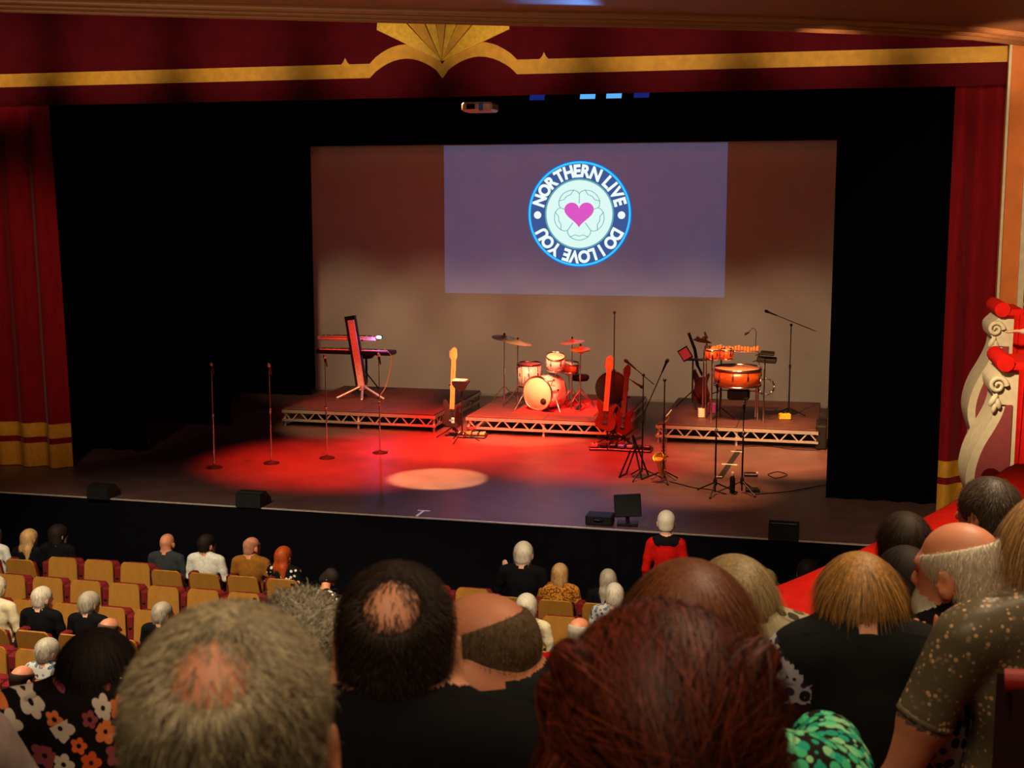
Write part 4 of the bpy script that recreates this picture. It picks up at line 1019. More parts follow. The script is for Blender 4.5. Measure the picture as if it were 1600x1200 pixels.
# ------------------------------------------------------------------ stalls seats
m_ochre = mat('ochre_seat_wood', (178, 124, 50), rough=.45, noise=.1, scale=5, stretch=(2, 2, 1), spec=.4)
m_seatred = mat('seat_moquette', (112, 16, 16), rough=.9, noise=.15, scale=30)
m_seatred2 = mat('circle_seat_red', (150, 24, 16), rough=.55, noise=.12, scale=20)
m_steel = mat('seat_steel', (40, 30, 26), rough=.5, metal=.5)
def seat_meshes():
    D = {}
    w0, w1 = .186, .212
    prof = [(-w1, .30), (w1, .30), (w0+.01, .78), (w0-.004, .82), (w0-.03, .845), (-w0+.03, .845), (-w0+.004, .82), (-w0-.01, .78)]
    b = B(); b.prism(prof, .022, TR(0, .022, 0) @ RX(PI/2)); D['back_panel'] = (b.mesh('back_panel'), m_ochre)
    b = B(); b.box((0, .06, .57), (.40, .07, .46), bev=.03); D['back_cushion'] = (b.mesh('back_cushion'), m_seatred)
    b = B(); b.box((0, .16, .60), (.41, .09, .42), rot=(-.12, 0, 0), bev=.035); D['seat_up'] = (b.mesh('seat_cushion'), m_seatred)
    b = B(); b.box((0, .30, .40), (.42, .42, .10), bev=.035); D['seat_down'] = (b.mesh('seat_cushion'), m_seatred)
    b = B(); b.box((-.2525, .10, .39), (.10, .14, .765), bev=.02); D['side_standard'] = (b.mesh('side_standard'), m_seatred)
    b = B(); b.box((-.255, .2, .63), (.055, .36, .04), bev=.015); D['armrest'] = (b.mesh('armrest'), m_steel)
    b = B(); b.box((.14, -.003, .79), (.045, .006, .028)); D['number_plate'] = (b.mesh('number_plate'), m_steel)
    for me, m in D.values(): me.materials.append(m)
    return D
SM = seat_meshes()
def seat(X, Y, z, occupied, label, group, plate=False, rz=0.0):
    t = thing('theatre_chair', label, 'theatre chair', (X, Y, z), rz, group)
    for nm in ('back_panel', 'back_cushion', 'seat_down' if occupied else 'seat_up', 'side_standard', 'armrest')+(('number_plate',) if plate else ()):
        me, _ = SM[nm]; o = link(me.name.split('.')[0], me, t)
        if nm in ('back_panel', 'back_cushion', 'number_plate'):
            a = .27 if occupied else -.05
            o.matrix_basis = TR(0, 0, .3) @ RX(a) @ TR(0, 0, -.3)
    return t
ROWS = [(13.72, -6.20), (12.90, -6.37), (12.06, -6.56), (11.36, -6.43), (10.66, -6.55), (9.95, -6.62), (9.15, -6.6)]
RROWS = [(13.70, -4.40), (12.94, -4.22), (12.05, -4.30), (11.25, -4.30)]
OCC = {('L', 0): {0, 1, 2, 3, 7, 8, 9}, ('L', 1): set(), ('L', 2): set(), ('L', 3): {1, 2, 3, 4}, ('L', 4): {0, 1}, ('L', 5): {0}, ('L', 6): {0, 1}, ('R', 0): {2, 3, 4, 8}, ('R', 1): {4, 7}, ('R', 2): {3}, ('R', 3): {4}}
PITCH_S = .505
for side, rows in (('L', ROWS), ('R', RROWS)):
    for r, (Y, x0) in enumerate(rows):
        for k in range(12):
            X = x0-PITCH_S*k if side == 'L' else x0+PITCH_S*k
            pxx, pyy, dd = proj((X, Y, -.4))
            if pxx < -70 or pyy > 1215: continue
            if side == 'R' and k > 8: continue
            occ = k in OCC.get((side, r), ())
            blk = 'left' if side == 'L' else 'centre'
            lab = '%s %s-backed chair, %s from the aisle in the %s %s stalls row' % ('occupied' if occ else 'empty', 'wood', ORD[k], ORD[r], blk)
            seat(X, Y, FLOOR, occ, lab, '%s stalls seats' % blk, plate=(k == 0))
# ------------------------------------------------------------------ signed distance bodies
class Sdf:
    def __init__(s): s.p = []
    def rc(s, a, b, ra, rb, tag_, k=.03, sub=False): s.p.append(('rc', np.array(a, float), np.array(b, float), ra, rb, tag_, k, sub))
    def el(s, c, r, tag_, k=.03, R=None, sub=False): s.p.append(('el', np.array(c, float), np.array(r, float), R, None, tag_, k, sub))
    def plane(s, n, d, tag_='', k=.012): s.p.append(('pl', np.array(n, float), float(d), None, None, tag_, k, True))   # cuts away n.p > d
    def aabb(s, q, m):
        if q[0] == 'rc':
            r = max(q[3], q[4]); return np.minimum(q[1], q[2])-r-m, np.maximum(q[1], q[2])+r+m
        r = q[2] if q[3] is None else np.full(3, q[2].max()); return q[1]-r-m, q[1]+r+m
    @staticmethod
    def dist(q, X, Y, Z):
        if q[0] == 'pl': return q[1][0]*X+q[1][1]*Y+q[1][2]*Z-q[2]
        if q[0] == 'rc':
            a, b, ra, rb = q[1:5]; d = b-a; L2 = float(d @ d)+1e-12
            px, py, pz = X-a[0], Y-a[1], Z-a[2]
            t = np.clip((px*d[0]+py*d[1]+pz*d[2])/L2, 0, 1)
            return np.sqrt((px-t*d[0])**2+(py-t*d[1])**2+(pz-t*d[2])**2)-(ra+(rb-ra)*t)
        c, r, R = q[1], q[2], q[3]; px, py, pz = X-c[0], Y-c[1], Z-c[2]
        if R is not None:
            px, py, pz = (R[0, 0]*px+R[1, 0]*py+R[2, 0]*pz, R[0, 1]*px+R[1, 1]*py+R[2, 1]*pz, R[0, 2]*px+R[1, 2]*py+R[2, 2]*pz)
        k0 = np.sqrt((px/r[0])**2+(py/r[1])**2+(pz/r[2])**2); k1 = np.sqrt((px/r[0]**2)**2+(py/r[1]**2)**2+(pz/r[2]**2)**2)
        return k0*(k0-1)/np.maximum(k1, 1e-6)
    def mesh(s, res):
        m = .05
        bb = [s.aabb(q, m) for q in s.p if not q[7]]
        lo = np.min([b[0] for b in bb], 0)-res; hi = np.max([b[1] for b in bb], 0)+res
        n = np.ceil((hi-lo)/res).astype(int)+1
        F = np.full(n, .3, np.float32)
        ax = [(lo[i]+res*np.arange(n[i])).astype(np.float32) for i in range(3)]
        for q in s.p:
            if q[0] == 'pl': a, b = lo, hi
            else: a, b = s.aabb(q, m)
            i0 = np.clip(np.floor((a-lo)/res).astype(int), 0, n-1); i1 = np.clip(np.ceil((b-lo)/res).astype(int)+1, 1, n)
            if (i1 <= i0).any(): continue
            sl = tuple(slice(i0[k], i1[k]) for k in range(3))
            D = s.dist(q, ax[0][sl[0]][:, None, None], ax[1][sl[1]][None, :, None], ax[2][sl[2]][None, None, :]).astype(np.float32)
            A = F[sl]; k = q[6]
            if q[7]:
                D = -D if q[0] != 'pl' else D
                h = np.clip(.5+.5*(A-D)/k, 0, 1); F[sl] = D*(1-h)+A*h+k*h*(1-h)
            else:
                h = np.clip(.5+.5*(D-A)/k, 0, 1); F[sl] = D*(1-h)+A*h-k*h*(1-h)
        return surface_nets(F, lo, res)
    def cast(s, o, d, n=60, mx=.16):
        t = np.linspace(.03, mx, n); P = o+t[:, None]*d; F = np.full(n, 9.0)
        for q in s.p:
            if not q[7] and q[5] in ('skin', 'top'): F = np.minimum(F, s.dist(q, P[:, 0], P[:, 1], P[:, 2]))
        i = np.argmax(F > .001); return float(t[i]) if F[i] > .001 else mx
    def tags(s, V):
        best = None; out = None; names = []
        for q in s.p:
            if q[7]: continue
            d = s.dist(q, V[:, 0], V[:, 1], V[:, 2])
            if q[5] not in names: names.append(q[5])
            i = names.index(q[5])
            if best is None: best = d; out = np.full(len(V), i)
            else:
                w_ = d < best; out[w_] = i; best = np.where(w_, d, best)
        return out, names
def surface_nets(F, lo, res):
    s = F < 0
    c = s[:-1, :-1, :-1].astype(np.int8)
    corners = [(i, j, k) for i in (0, 1) for j in (0, 1) for k in (0, 1)]
    n = np.array(F.shape)-1
    def sh(A, o): return A[o[0]:o[0]+n[0], o[1]:o[1]+n[1], o[2]:o[2]+n[2]]
    cnt = sum(sh(s, o).astype(np.int8) for o in corners)
    act = (cnt > 0) & (cnt < 8)
    I = np.argwhere(act); N = len(I)
    idx = np.full(tuple(n), -1, np.int32); idx[act] = np.arange(N)
    val = {o: F[I[:, 0]+o[0], I[:, 1]+o[1], I[:, 2]+o[2]] for o in corners}
    P = np.zeros((N, 3)); C = np.zeros(N)
    for o in corners:
        for a in range(3):
            if o[a]: continue
            o2 = list(o); o2[a] = 1; o2 = tuple(o2)
            v0, v1 = val[o], val[o2]; cr = (v0 < 0) != (v1 < 0)
            t = np.where(cr, v0/np.where(cr, v0-v1, 1), 0)
            q = np.tile(np.array(o, float), (N, 1)); q[:, a] += t
            P[cr] += q[cr]; C[cr] += 1
    V = lo+res*(I+P/C[:, None])
    faces = []
    for a in range(3):
        b, d = (a+1) % 3, (a+2) % 3
        s0 = np.take(s, range(0, s.shape[a]-1), a); s1 = np.take(s, range(1, s.shape[a]), a)
        E = np.argwhere(s0 != s1)
        ok = (E[:, b] > 0) & (E[:, d] > 0) & (E[:, b] < n[b]) & (E[:, d] < n[d]); E = E[ok]
        inside = s0[E[:, 0], E[:, 1], E[:, 2]]
        def cell(db, dd):
            q = E.copy(); q[:, b] += db; q[:, d] += dd; return idx[q[:, 0], q[:, 1], q[:, 2]]
        Q = np.stack([cell(-1, -1), cell(0, -1), cell(0, 0), cell(-1, 0)], 1)
        Q[~inside] = Q[~inside][:, ::-1]
        faces.append(Q)
    return V, np.concatenate(faces)
def np_mesh(name, V, Fq, mats, mi=None):
    me = bpy.data.meshes.new(name)
    me.vertices.add(len(V)); me.vertices.foreach_set('co', np.asarray(V, np.float32).ravel())
    k = Fq.shape[1]
    me.loops.add(len(Fq)*k); me.loops.foreach_set('vertex_index', Fq.astype(np.int32).ravel())
    me.polygons.add(len(Fq)); me.polygons.foreach_set('loop_start', np.arange(0, len(Fq)*k, k, dtype=np.int32))
    me.polygons.foreach_set('use_smooth', np.ones(len(Fq), bool))
    for m in mats: me.materials.append(m)
    if mi is not None: me.polygons.foreach_set('material_index', mi.astype(np.int32))
    me.update(calc_edges=True); return me
def rotz(a): return np.array([[math.cos(a), -math.sin(a), 0], [math.sin(a), math.cos(a), 0], [0, 0, 1]])
def rotx(a): return np.array([[1, 0, 0], [0, math.cos(a), -math.sin(a)], [0, math.sin(a), math.cos(a)]])
def roty(a): return np.array([[math.cos(a), 0, math.sin(a)], [0, 1, 0], [-math.sin(a), 0, math.cos(a)]])
m_eye = mat('eye', (60, 45, 40), rough=.2); m_lip = mat('lip', (150, 72, 62), rough=.5)
def skin(name, c): return mat('skin_'+name, c, rough=.5, noise=.1, scale=14, spec=.4)
SK = {'warm': skin('warm', (214, 146, 112)), 'pink': skin('pink', (212, 136, 100)), 'pale': skin('pale', (224, 172, 142)), 'tan': skin('tan', (190, 124, 88))}
HC = np.array((0, .015, 1.19))                 # head centre of the seated figure
def head_sdf(S, f, hs, fine):
    """f maps head coordinates to body coordinates (function on points) ; R its rotation"""
    pt, R = f
    S.el(pt((0, -.010, .028)), np.array((.0775, .098, .088))*hs, 'skin', .02, R)
    S.el(pt((0, .035, -.035)), np.array((.062, .060, .083))*hs, 'skin', .03, R)
    S.el(pt((0, .062, -.092)), np.array((.033, .028, .024))*hs, 'skin', .03, R)
    S.el(pt((0, -.04, -.045)), np.array((.060, .055, .06))*hs, 'skin', .03, R)
    S.rc(pt((0, .094, .004)), pt((0, .112, -.03)), .008*hs, .014*hs, 'skin', .012)
    S.el(pt((0, .074, .024)), np.array((.058, .024, .014))*hs, 'skin', .02, R)
    for s_ in (-1, 1):
        S.el(pt((s_*.032, .098, .004)), np.array((.017, .013, .011))*hs, 'skin', .012, R, sub=True)
        S.el(pt((s_*.031, .082, .004)), np.array((.013, .013, .012))*hs, 'eye', .004, R)
        Re = R @ rotz(s_*-.35) @ rotx(-.12)
        S.el(pt((s_*.084, -.012, -.012)), np.array((.010, .025, .033))*hs, 'skin', .008, Re)
        S.el(pt((s_*.082, -.012, -.035)), np.array((.010, .014, .016))*hs, 'skin', .01, Re)
        if fine: S.el(pt((s_*.096, -.004, -.008)), np.array((.007, .013, .019))*hs, 'skin', .006, Re, sub=True)
    S.el(pt((0, .090, -.062)), np.array((.024, .011, .009))*hs, 'lip', .008, R)
def hand_sdf(S, w, d, up, side, fine):
    """palm, four fingers and a thumb from the wrist w along direction d"""
    w = np.array(w, float); d = np.array(d, float); d /= np.linalg.norm(d); up = np.array(up, float); up -= d*(up @ d); up /= np.linalg.norm(up)
    sd = np.cross(d, up)*side
    pc = w+d*.05
    R = np.stack([sd, d, up], 1)
    S.el(pc, (.040, .055, .016), 'skin', .02, R)
    if fine:
        for i, (o, L) in enumerate(((-.030, .062), (-.010, .078), (.011, .074), (.031, .058))):
            a = pc+d*.040+sd*o; b = a+d*L*.55-up*.008; c = b+d*L*.45-up*.022
            S.rc(a, b, .0095, .0088, 'skin', .006); S.rc(b, c, .0088, .0075, 'skin', .004)
        a = pc-sd*.030-d*.02; b = a-sd*.030+d*.035-up*.006; c = b+d*.03-sd*.004-up*.01
        S.rc(a, b, .012, .010, 'skin', .008); S.rc(b, c, .010, .009, 'skin', .004)
    else:
        S.el(pc+d*.085-up*.012, (.036, .05, .014), 'skin', .02, R)
CROWN = {'big_bald_crown': ((.002, -.082, .100), .037), 'bald_crown': ((0, -.088, .092), .043)}
def hair_sdf(style, pt, R, hs, S):
    cr = np.array((.0775, .098, .088))*hs
    def cap(th, c=(0, -.012, .030)): S.el(pt(c), cr+th, 'hair', .02, R)
    def face_cut(): S.el(pt((0, .125, -.06)), np.array((.075, .085, .12))*hs, '', .02, R, sub=True)
    def ears_cut():
        for s_ in (-1, 1): S.el(pt((s_*.10, .012, -.03)), np.array((.03, .03, .045))*hs, '', .015, R, sub=True)
    def nape(z=-.075): S.plane(-R[:, 2], -(R[:, 2] @ pt((0, 0, z))), k=.02)
    if style in ('short', 'bald_crown', 'big_bald_crown', 'fringe', 'spiky', 'buzz_receding', 'shaved'):
        th = {'short': .012, 'bald_crown': .0035, 'big_bald_crown': .0045, 'fringe': .008, 'spiky': .010, 'buzz_receding': .004, 'shaved': .0035}[style]
        cap(th); S.el(pt((0, -.045, -.035)), np.array((.068, .06, .06))*hs+th*.6, 'hair', .03, R)
        face_cut(); ears_cut(); nape()
        if style == 'bald_crown': S.el(pt(CROWN[style][0]), np.full(3, CROWN[style][1])*hs, '', .012, R, sub=True)
        if style == 'big_bald_crown': S.el(pt(CROWN[style][0]), np.full(3, CROWN[style][1])*hs, '', .012, R, sub=True)
        if style == 'fringe': S.el(pt((0, .03, .11)), np.array((.10, .13, .075))*hs, '', .02, R, sub=True)
        if style == 'buzz_receding': S.el(pt((0, .055, .105)), np.array((.085, .13, .075))*hs, '', .02, R, sub=True)
        if style == 'shaved': S.el(pt((0, .06, .11)), np.array((.095, .14, .085))*hs, '', .02, R, sub=True)
    elif style == 'crop':
        cap(.018); S.el(pt((0, -.05, -.03)), np.array((.080, .066, .07))*hs, 'hair', .04, R); face_cut(); nape(-.10)
    elif style == 'bob':
        cap(.020); S.el(pt((0, -.035, -.06)), np.array((.096, .085, .125))*hs, 'hair', .03, R)
        S.el(pt((0, .12, -.10)), np.array((.068, .11, .15))*hs, '', .02, R, sub=True); nape(-.165)
    elif style == 'long':
        cap(.018); S.el(pt((0, -.05, -.09)), np.array((.098, .072, .17))*hs, 'hair', .05, R)
        S.rc(pt((-.05, -.075, -.12)), pt((-.06, -.085, -.27)), .05*hs, .035*hs, 'hair', .04); S.rc(pt((.05, -.075, -.12)), pt((.06, -.085, -.27)), .05*hs, .035*hs, 'hair', .04)
        S.el(pt((0, .12, -.10)), np.array((.068, .11, .17))*hs, '', .02, R, sub=True)
    elif style == 'half_up':
        cap(.026, (0, -.016, .028)); S.el(pt((0, -.055, -.09)), np.array((.118, .078, .17))*hs, 'hair', .06, R)
        S.el(pt((0, -.105, .035)), np.array((.048, .026, .022))*hs, 'hair', .02, R)
        
        for s_ in (-1, 1):
            S.rc(pt((s_*.098, .0, .05)), pt((s_*.02, -.125, .028)), .024*hs, .022*hs, 'hair', .004); S.rc(pt((s_*.088, -.03, .095)), pt((s_*.012, -.132, .050)), .022*hs, .018*hs, 'hair', .004); S.rc(pt((s_*.03, -.128, .02)), pt((s_*.06, -.125, -.12)), .02*hs, .03*hs, 'hair', .006)
        S.rc(pt((0, -.112, .02)), pt((0, -.12, -.16)), .032*hs, .05*hs, 'hair', .04)
        for s_ in (-1, 1): S.rc(pt((s_*.07, -.06, -.1)), pt((s_*.085, -.08, -.30)), .055*hs, .04*hs, 'hair', .04)
        S.el(pt((0, .12, -.10)), np.array((.068, .11, .17))*hs, '', .02, R, sub=True)
def strands(parent, V, Fq, n, L, flow, wdt, m, seed=0, lift=.004, segs=4, jitter=.25, mask=None):
    """fine ribbons growing from the hair surface and combed along a flow field (head space given by flow)"""
    rng = np.random.default_rng(seed)
    A, Bq, Cq, Dq = (V[Fq[:, i]] for i in range(4))
    nr = np.cross(Cq-A, Dq-Bq); ar = np.linalg.norm(nr, axis=1)
    pick = rng.choice(len(Fq), n, p=ar/ar.sum())
    u, v = rng.random((n, 1)), rng.random((n, 1))
    P = (A[pick]*(1-u)+Bq[pick]*u)*(1-v)+(Dq[pick]*(1-u)+Cq[pick]*u)*v
    Nn = nr[pick]/np.maximum(ar[pick][:, None], 1e-9)
    if mask is not None:
        k = mask(P, rng); P, Nn = P[k], Nn[k]; n = len(P)
    ln = L*(.6+.8*rng.random((n, 1)))
    d = flow(P, Nn)+jitter*rng.normal(size=(n, 3)); d -= Nn*(d*Nn).sum(1, keepdims=True)*.8
    d /= np.linalg.norm(d, axis=1, keepdims=True)
    pts = []
    for k in range(segs+1):
        t = k/segs
        pts.append(P+d*ln*t+Nn*lift*(math.sin(PI*min(1, t*1.1))*.9+.15)-np.array((0, 0, 1))*ln*.10*t*t)
    sd = np.cross(d, Nn); sd /= np.maximum(np.linalg.norm(sd, axis=1, keepdims=True), 1e-9)
    vs = []
    for k in range(segs+1):
        wk = wdt*(1-.75*(k/segs)**1.5)
        vs += [pts[k]-sd*wk/2, pts[k]+sd*wk/2]
    VV = np.stack(vs, 1).reshape(-1, 3); st = 2*(segs+1)
    base = (np.arange(n)*st)[:, None]
    Q = np.concatenate([base+np.array([2*k, 2*k+1, 2*k+3, 2*k+2]) for k in range(segs)])
    me = np_mesh('hair_strands', VV, Q, [m])
    at = me.attributes.new('strand', 'FLOAT', 'POINT'); at.data.foreach_set('value', np.repeat(rng.normal(0, .33 if lift < .006 else .55, n), st).astype(np.float32))
    o = link('hair_strands', me, parent); o['kind'] = 'stuff'; return o
def person(label, pos, rz, turn=0.0, nod=0.0, s=1.0, sk='warm', hair='short', hcol=None, top=None, pants=None, sleeve='top', res=.014, arms=None, hs=1.0, stand=False, fine=False, wide=1.0, nstr=0, strL=.03, strw=.0011, lean=0.0, name='person', group=None, flowk='down', jit=.25, roll=0.0, beard=None, smat=None, shawl=None, drop=0.0, knee=.44, fuzz=None):
    """pos: floor point under the figure (already placed so that the head lands where it should)"""
    t = thing(name, label, 'person', pos, rz, group)
    S = Sdf()
    hz = HC.copy(); dz_ = 0.0
    if stand: dz_ = .42
    hz = hz+np.array((0, lean, dz_-drop))
    R = rotz(turn) @ rotx(nod) @ roty(roll)
    def pt(q): return hz+R @ (np.array(q, float)*hs)
    head_sdf(S, (pt, R), hs, fine)
    up = lambda x, y, z: np.array((x*wide if abs(x) > .03 else x, y, z+dz_))
    lf = np.array((0, lean, 0))
    S.rc(pt((0, -.035, -.07)), up(0, -.035, .99)+lf*.7, .056, .064, 'skin', .03)
    # trunk
    S.el(up(0, -.03, .85)+lf*.5, (.172*wide, .112, .19), 'top', .05)
    S.el(up(0, .0, .62)+lf*.2, (.165*wide, .128, .19), 'top', .06)
    S.rc(up(-.15, -.035, .965)+lf*.6, up(.15, -.035, .965)+lf*.6, .058, .058, 'top', .05)
    for s_ in (-1, 1):
        S.rc(up(s_*.035, -.045, 1.005)+lf*.65, up(s_*.14, -.035, .975)+lf*.6, .046, .05, 'top', .04)
    S.el(up(0, .03, .47) if not stand else up(0, .0, .46), (.18*wide, .15 if not stand else .125, .12), 'pants', .05)
    if shawl: S.el(up(0, -.035, .99)+lf*.6, (.185*wide, .10, .075), 'shawl', .03)
    # arms
    A = arms or {}; cuffs = []
    for s_, key in ((-1, 'L'), (1, 'R')):
        sh_, el_, wr_, hd = A.get(key, ((s_*.195, -.03, .95), (s_*.245, -.01, .70), (s_*.15, .24, .62), (-s_*.25, 1, -.15)))
        if stand and key not in A: el_, wr_, hd = (s_*.26, -.03, .66), (s_*.25, .06, .42), (0, .2, -1)
        sh_, el_, wr_ = up(*sh_)+lf*.6, up(*el_)+lf*.3, up(*wr_)+lf*.2
        mid = sh_+(el_-sh_)*.55
        tp = 'sleeve' if smat else 'top'
        cuffs.append((mid, el_, .055) if sleeve == 'short' else (el_+(wr_-el_)*.02, wr_, .047))
        S.rc(sh_, mid, .060, .055, tp, .04)
        S.rc(mid, el_, .054, .046, tp if sleeve in ('top', 'elbow') else 'skin', .02)
        S.rc(el_, wr_, .045, .030, tp if sleeve == 'top' else 'skin', .02)
        hand_sdf(S, wr_, hd, (0, 0, 1) if abs(hd[2]) < .9 else (0, 1, 0), s_, fine)
    # legs
    for s_ in (-1, 1):
        if stand:
            S.rc((s_*.095, 0, .86), (s_*.10, .01, .50), .088, .062, 'pants', .04); S.rc((s_*.10, .01, .50), (s_*.10, -.01, .10), .060, .042, 'pants', .03)
            S.rc((s_*.10, -.03, .045), (s_*.11, .16, .035), .043, .036, 'shoe', .02)
        else:
            S.rc((s_*.09, .04, .49), (s_*.11, knee, .50), .088, .064, 'pants', .05); S.rc((s_*.11, knee, .50), (s_*.11, knee-.02, .10), .060, .042, 'pants', .03)
            S.rc((s_*.11, knee-.04, .045), (s_*.12, knee+.14, .035), .043, .036, 'shoe', .02)
    if beard: S.el(pt((0, .055, -.085)), np.array((.066, .062, .06))*hs, 'beard', .02, R)
    V, Q = S.mesh(res)
    tg, names = S.tags(V)
    M = {'skin': SK[sk], 'eye': m_eye, 'lip': m_lip, 'top': top, 'pants': pants or mat('dark_trousers', (24, 22, 26), rough=.9), 'shoe': m_rub, 'beard': beard, 'sleeve': smat, 'shawl': shawl}
    fm = np.take_along_axis(tg[Q], np.zeros((len(Q), 1), int), 1)[:, 0]
    cen = V[Q].mean(1); fm, _ = S.tags(cen)
    sk_i, tp_i = names.index('skin'), names.index('top')
    zf_ = min(1.012+dz_, hz[2]-.12*hs); zc_ = max(1.012+dz_+(.055 if drop > .16 else 0), min(1.10+dz_, hz[2]-.02*hs)) if fine else 1.012+dz_
    zl_ = zf_+(zc_-zf_)*np.clip((.05+lean-cen[:, 1])/.13, 0, 1)
    low = (fm == sk_i) & (cen[:, 2] < zl_) & (cen[:, 2] > zf_-.25) & (np.abs(cen[:, 0]) < .12) & (cen[:, 1] < .09+lean)
    fm[low] = tp_i
    me = np_mesh('body', V*s, Q, [M[n_] for n_ in names], fm)
    link('body', me, t)
    if fine:
        rr = []
        for k_ in range(20):
            a_ = 2*PI*k_/20; dr = np.array((math.cos(a_), math.sin(a_), 0.0)); nb = np.array((0, -.034, zf_+(zc_-zf_)*min(1, max(0, .5-.62*math.sin(a_)))))+lf*.68; d_ = S.cast(nb, dr)
            rr.append(tuple((nb+dr*d_)*s))
        B().tube(rr, .012*s, 6, closed=True).build('collar', M['top'], t)
        if sleeve in ('short', 'elbow'):
            for a_, b_, r_ in cuffs:
                d_ = Vector(b_-a_).normalized(); q_ = d_.orthogonal().normalized(); w_ = d_.cross(q_)
                B().tube([Vector(a_*s)+(q_*math.cos(k_*PI/8)+w_*math.sin(k_*PI/8))*r_*s for k_ in range(16)], .009*s, 6, closed=True).build('cuff', M['sleeve'] or M['top'], t)
    if hair and hair != 'none':
        Hs = Sdf(); hair_sdf(hair, pt, R, hs, Hs)
        HV, HQ = Hs.mesh(res*.75)
        ho = np_mesh('hair', HV*s, HQ, [hcol]); at = ho.attributes.new('strand', 'FLOAT', 'POINT'); at.data.foreach_set('value', np.zeros(len(HV), np.float32)+.05)
        h = link('hair', ho, t)
        if nstr:
            hz_ = hz*s
            def flow(P, N):
                q = (P-hz_) @ R
                if flowk == 'down':
                    d = np.stack([q[:, 0]*1.5, -.05+0*q[:, 0], -.12+0*q[:, 0]], 1)
                    top_ = (q[:, 2] > .05*s)[:, None]
                    d = np.where(top_, np.stack([q[:, 0]*2.2, q[:, 1]*1.2+.02, -.05+0*q[:, 0]], 1), d)
                elif flowk == 'up':
                    d = np.stack([q[:, 0]*1.0, .03+0*q[:, 0], .10+0*q[:, 0]], 1)+N*.16
                elif flowk == 'half_up':
                    c_ = np.array((0, -.118, .030))*s*hs; dn = np.stack([q[:, 0]*.5+.02*np.sin(q[:, 0]*90), -.02+0*q[:, 0], -.12+.02*np.sin(q[:, 0]*140)], 1)
                    d = np.where((q[:, 2] > .025*s)[:, None], (c_-q)*1.0+1e-4, dn)
                else:
                    d = np.stack([q[:, 0]*.6, -.02+0*q[:, 0], -.12+0*q[:, 0]], 1)
                return (d/np.maximum(np.linalg.norm(d, axis=1, keepdims=True), 1e-6)) @ R.T
            if fuzz:
                rg = np.random.default_rng(3); a_ = rg.normal(size=(fuzz[0]*6, 3)); a_ /= np.linalg.norm(a_, axis=1, keepdims=True)
                E = np.array((.0775, .098, .088)); c0 = np.array((0, -.010, .028)); q = c0+a_*(E+.0005)
                r_ = np.linalg.norm(q-np.array(CROWN[hair][0]), axis=1)
                pk = np.clip((r_-fuzz[1])/(fuzz[2]-fuzz[1]), 0, 1)
                kp_ = (rg.random(len(q)) < .06+pk**1.3) & (r_ < fuzz[2]*1.25); q, a2 = q[kp_][:fuzz[0]], a_[kp_][:fuzz[0]]
                Pw = (hz+(q*hs) @ R.T)*s; e_ = .0006
                ta = np.cross(a2, (0, 0, 1.0)); ta /= np.maximum(np.linalg.norm(ta, axis=1, keepdims=True), 1e-6); tb_ = np.cross(a2, ta)
                ta, tb_ = ta @ R.T, tb_ @ R.T
                VV = np.concatenate([Pw-ta*e_-tb_*e_, Pw+ta*e_-tb_*e_, Pw+ta*e_+tb_*e_, Pw-ta*e_+tb_*e_]); n_ = len(Pw)
                FQ = np.stack([np.arange(n_), np.arange(n_)+n_, np.arange(n_)+2*n_, np.arange(n_)+3*n_], 1)
                strands(h, VV, FQ, n_, strL*.8, flow, strw*.85, hcol, seed=5, jitter=jit, lift=.002)
            strands(h, HV*s, HQ, nstr, strL, flow, strw, hcol, seed=len(label), jitter=jit, lift={'up': .01, 'half_up': .007}.get(flowk, .004))
    return t
# ------------------------------------------------------------------ hair and cloth
h_grey = hairmat('hair_grey_brown', (168, 152, 120)); h_dark = hairmat('hair_dark_brown', (46, 30, 20), rough=.65, spec=.25); h_aub = hairmat('hair_auburn', (88, 34, 20), rough=.5, spec=.2)
h_brown = hairmat('hair_brown', (112, 62, 32), rough=.5, spec=.4); h_blond = hairmat('hair_blonde', (178, 128, 66)); h_lblond = hairmat('hair_light_blonde', (196, 154, 98))
h_white = hairmat('hair_white', (214, 204, 180), var=.15); h_silver = hairmat('hair_silver', (176, 166, 144), var=.2); h_black = hairmat('hair_black', (34, 24, 19), rough=.7, spec=.2); h_ginger = hairmat('hair_ginger', (186, 76, 22)); h_stub = hairmat('hair_stubble', (96, 76, 54), rough=.7, spec=.2)
h_shave = hairmat('hair_shaved', (176, 122, 92), rough=.7, spec=.2); h_ash = hairmat('hair_ash', (150, 126, 86)); h_mouse = hairmat('hair_mouse', (74, 60, 46))
def cloth(n, c, noise=.15, scale=30): return mat('cloth_'+n, c, rough=.9, noise=noise, scale=scale, spec=.12, bump=.1)
c_black = cloth('black', (16, 15, 17)); c_jacket = cloth('charcoal_green', (36, 42, 40)); c_grey = cloth('grey', (84, 84, 84)); c_white = cloth('white', (222, 222, 208)); c_brown = cloth('brown', (146, 96, 34)); c_blue = cloth('steel_blue', (96, 112, 130))
c_red = cloth('red', (196, 18, 12)); c_cream = cloth('cream', (226, 212, 170)); c_greyl = cloth('light_grey', (150, 130, 126)); c_quilt = cloth('quilted_black', (30, 31, 31), scale=8)
c_must = print_mat('mustard_weave', (120, 66, 16), [(206, 136, 44), (190, 120, 36)], scale=46, size=.6, petals=2, sparse=.1, centre=(206, 136, 44), solid=True)
c_flower = print_mat('orange_flower_print', (16, 8, 12), [(240, 110, 50), (238, 130, 70), (222, 206, 190), (220, 90, 34), (150, 70, 80)], scale=21, size=.56, centre=(30, 14, 14), sparse=.08)
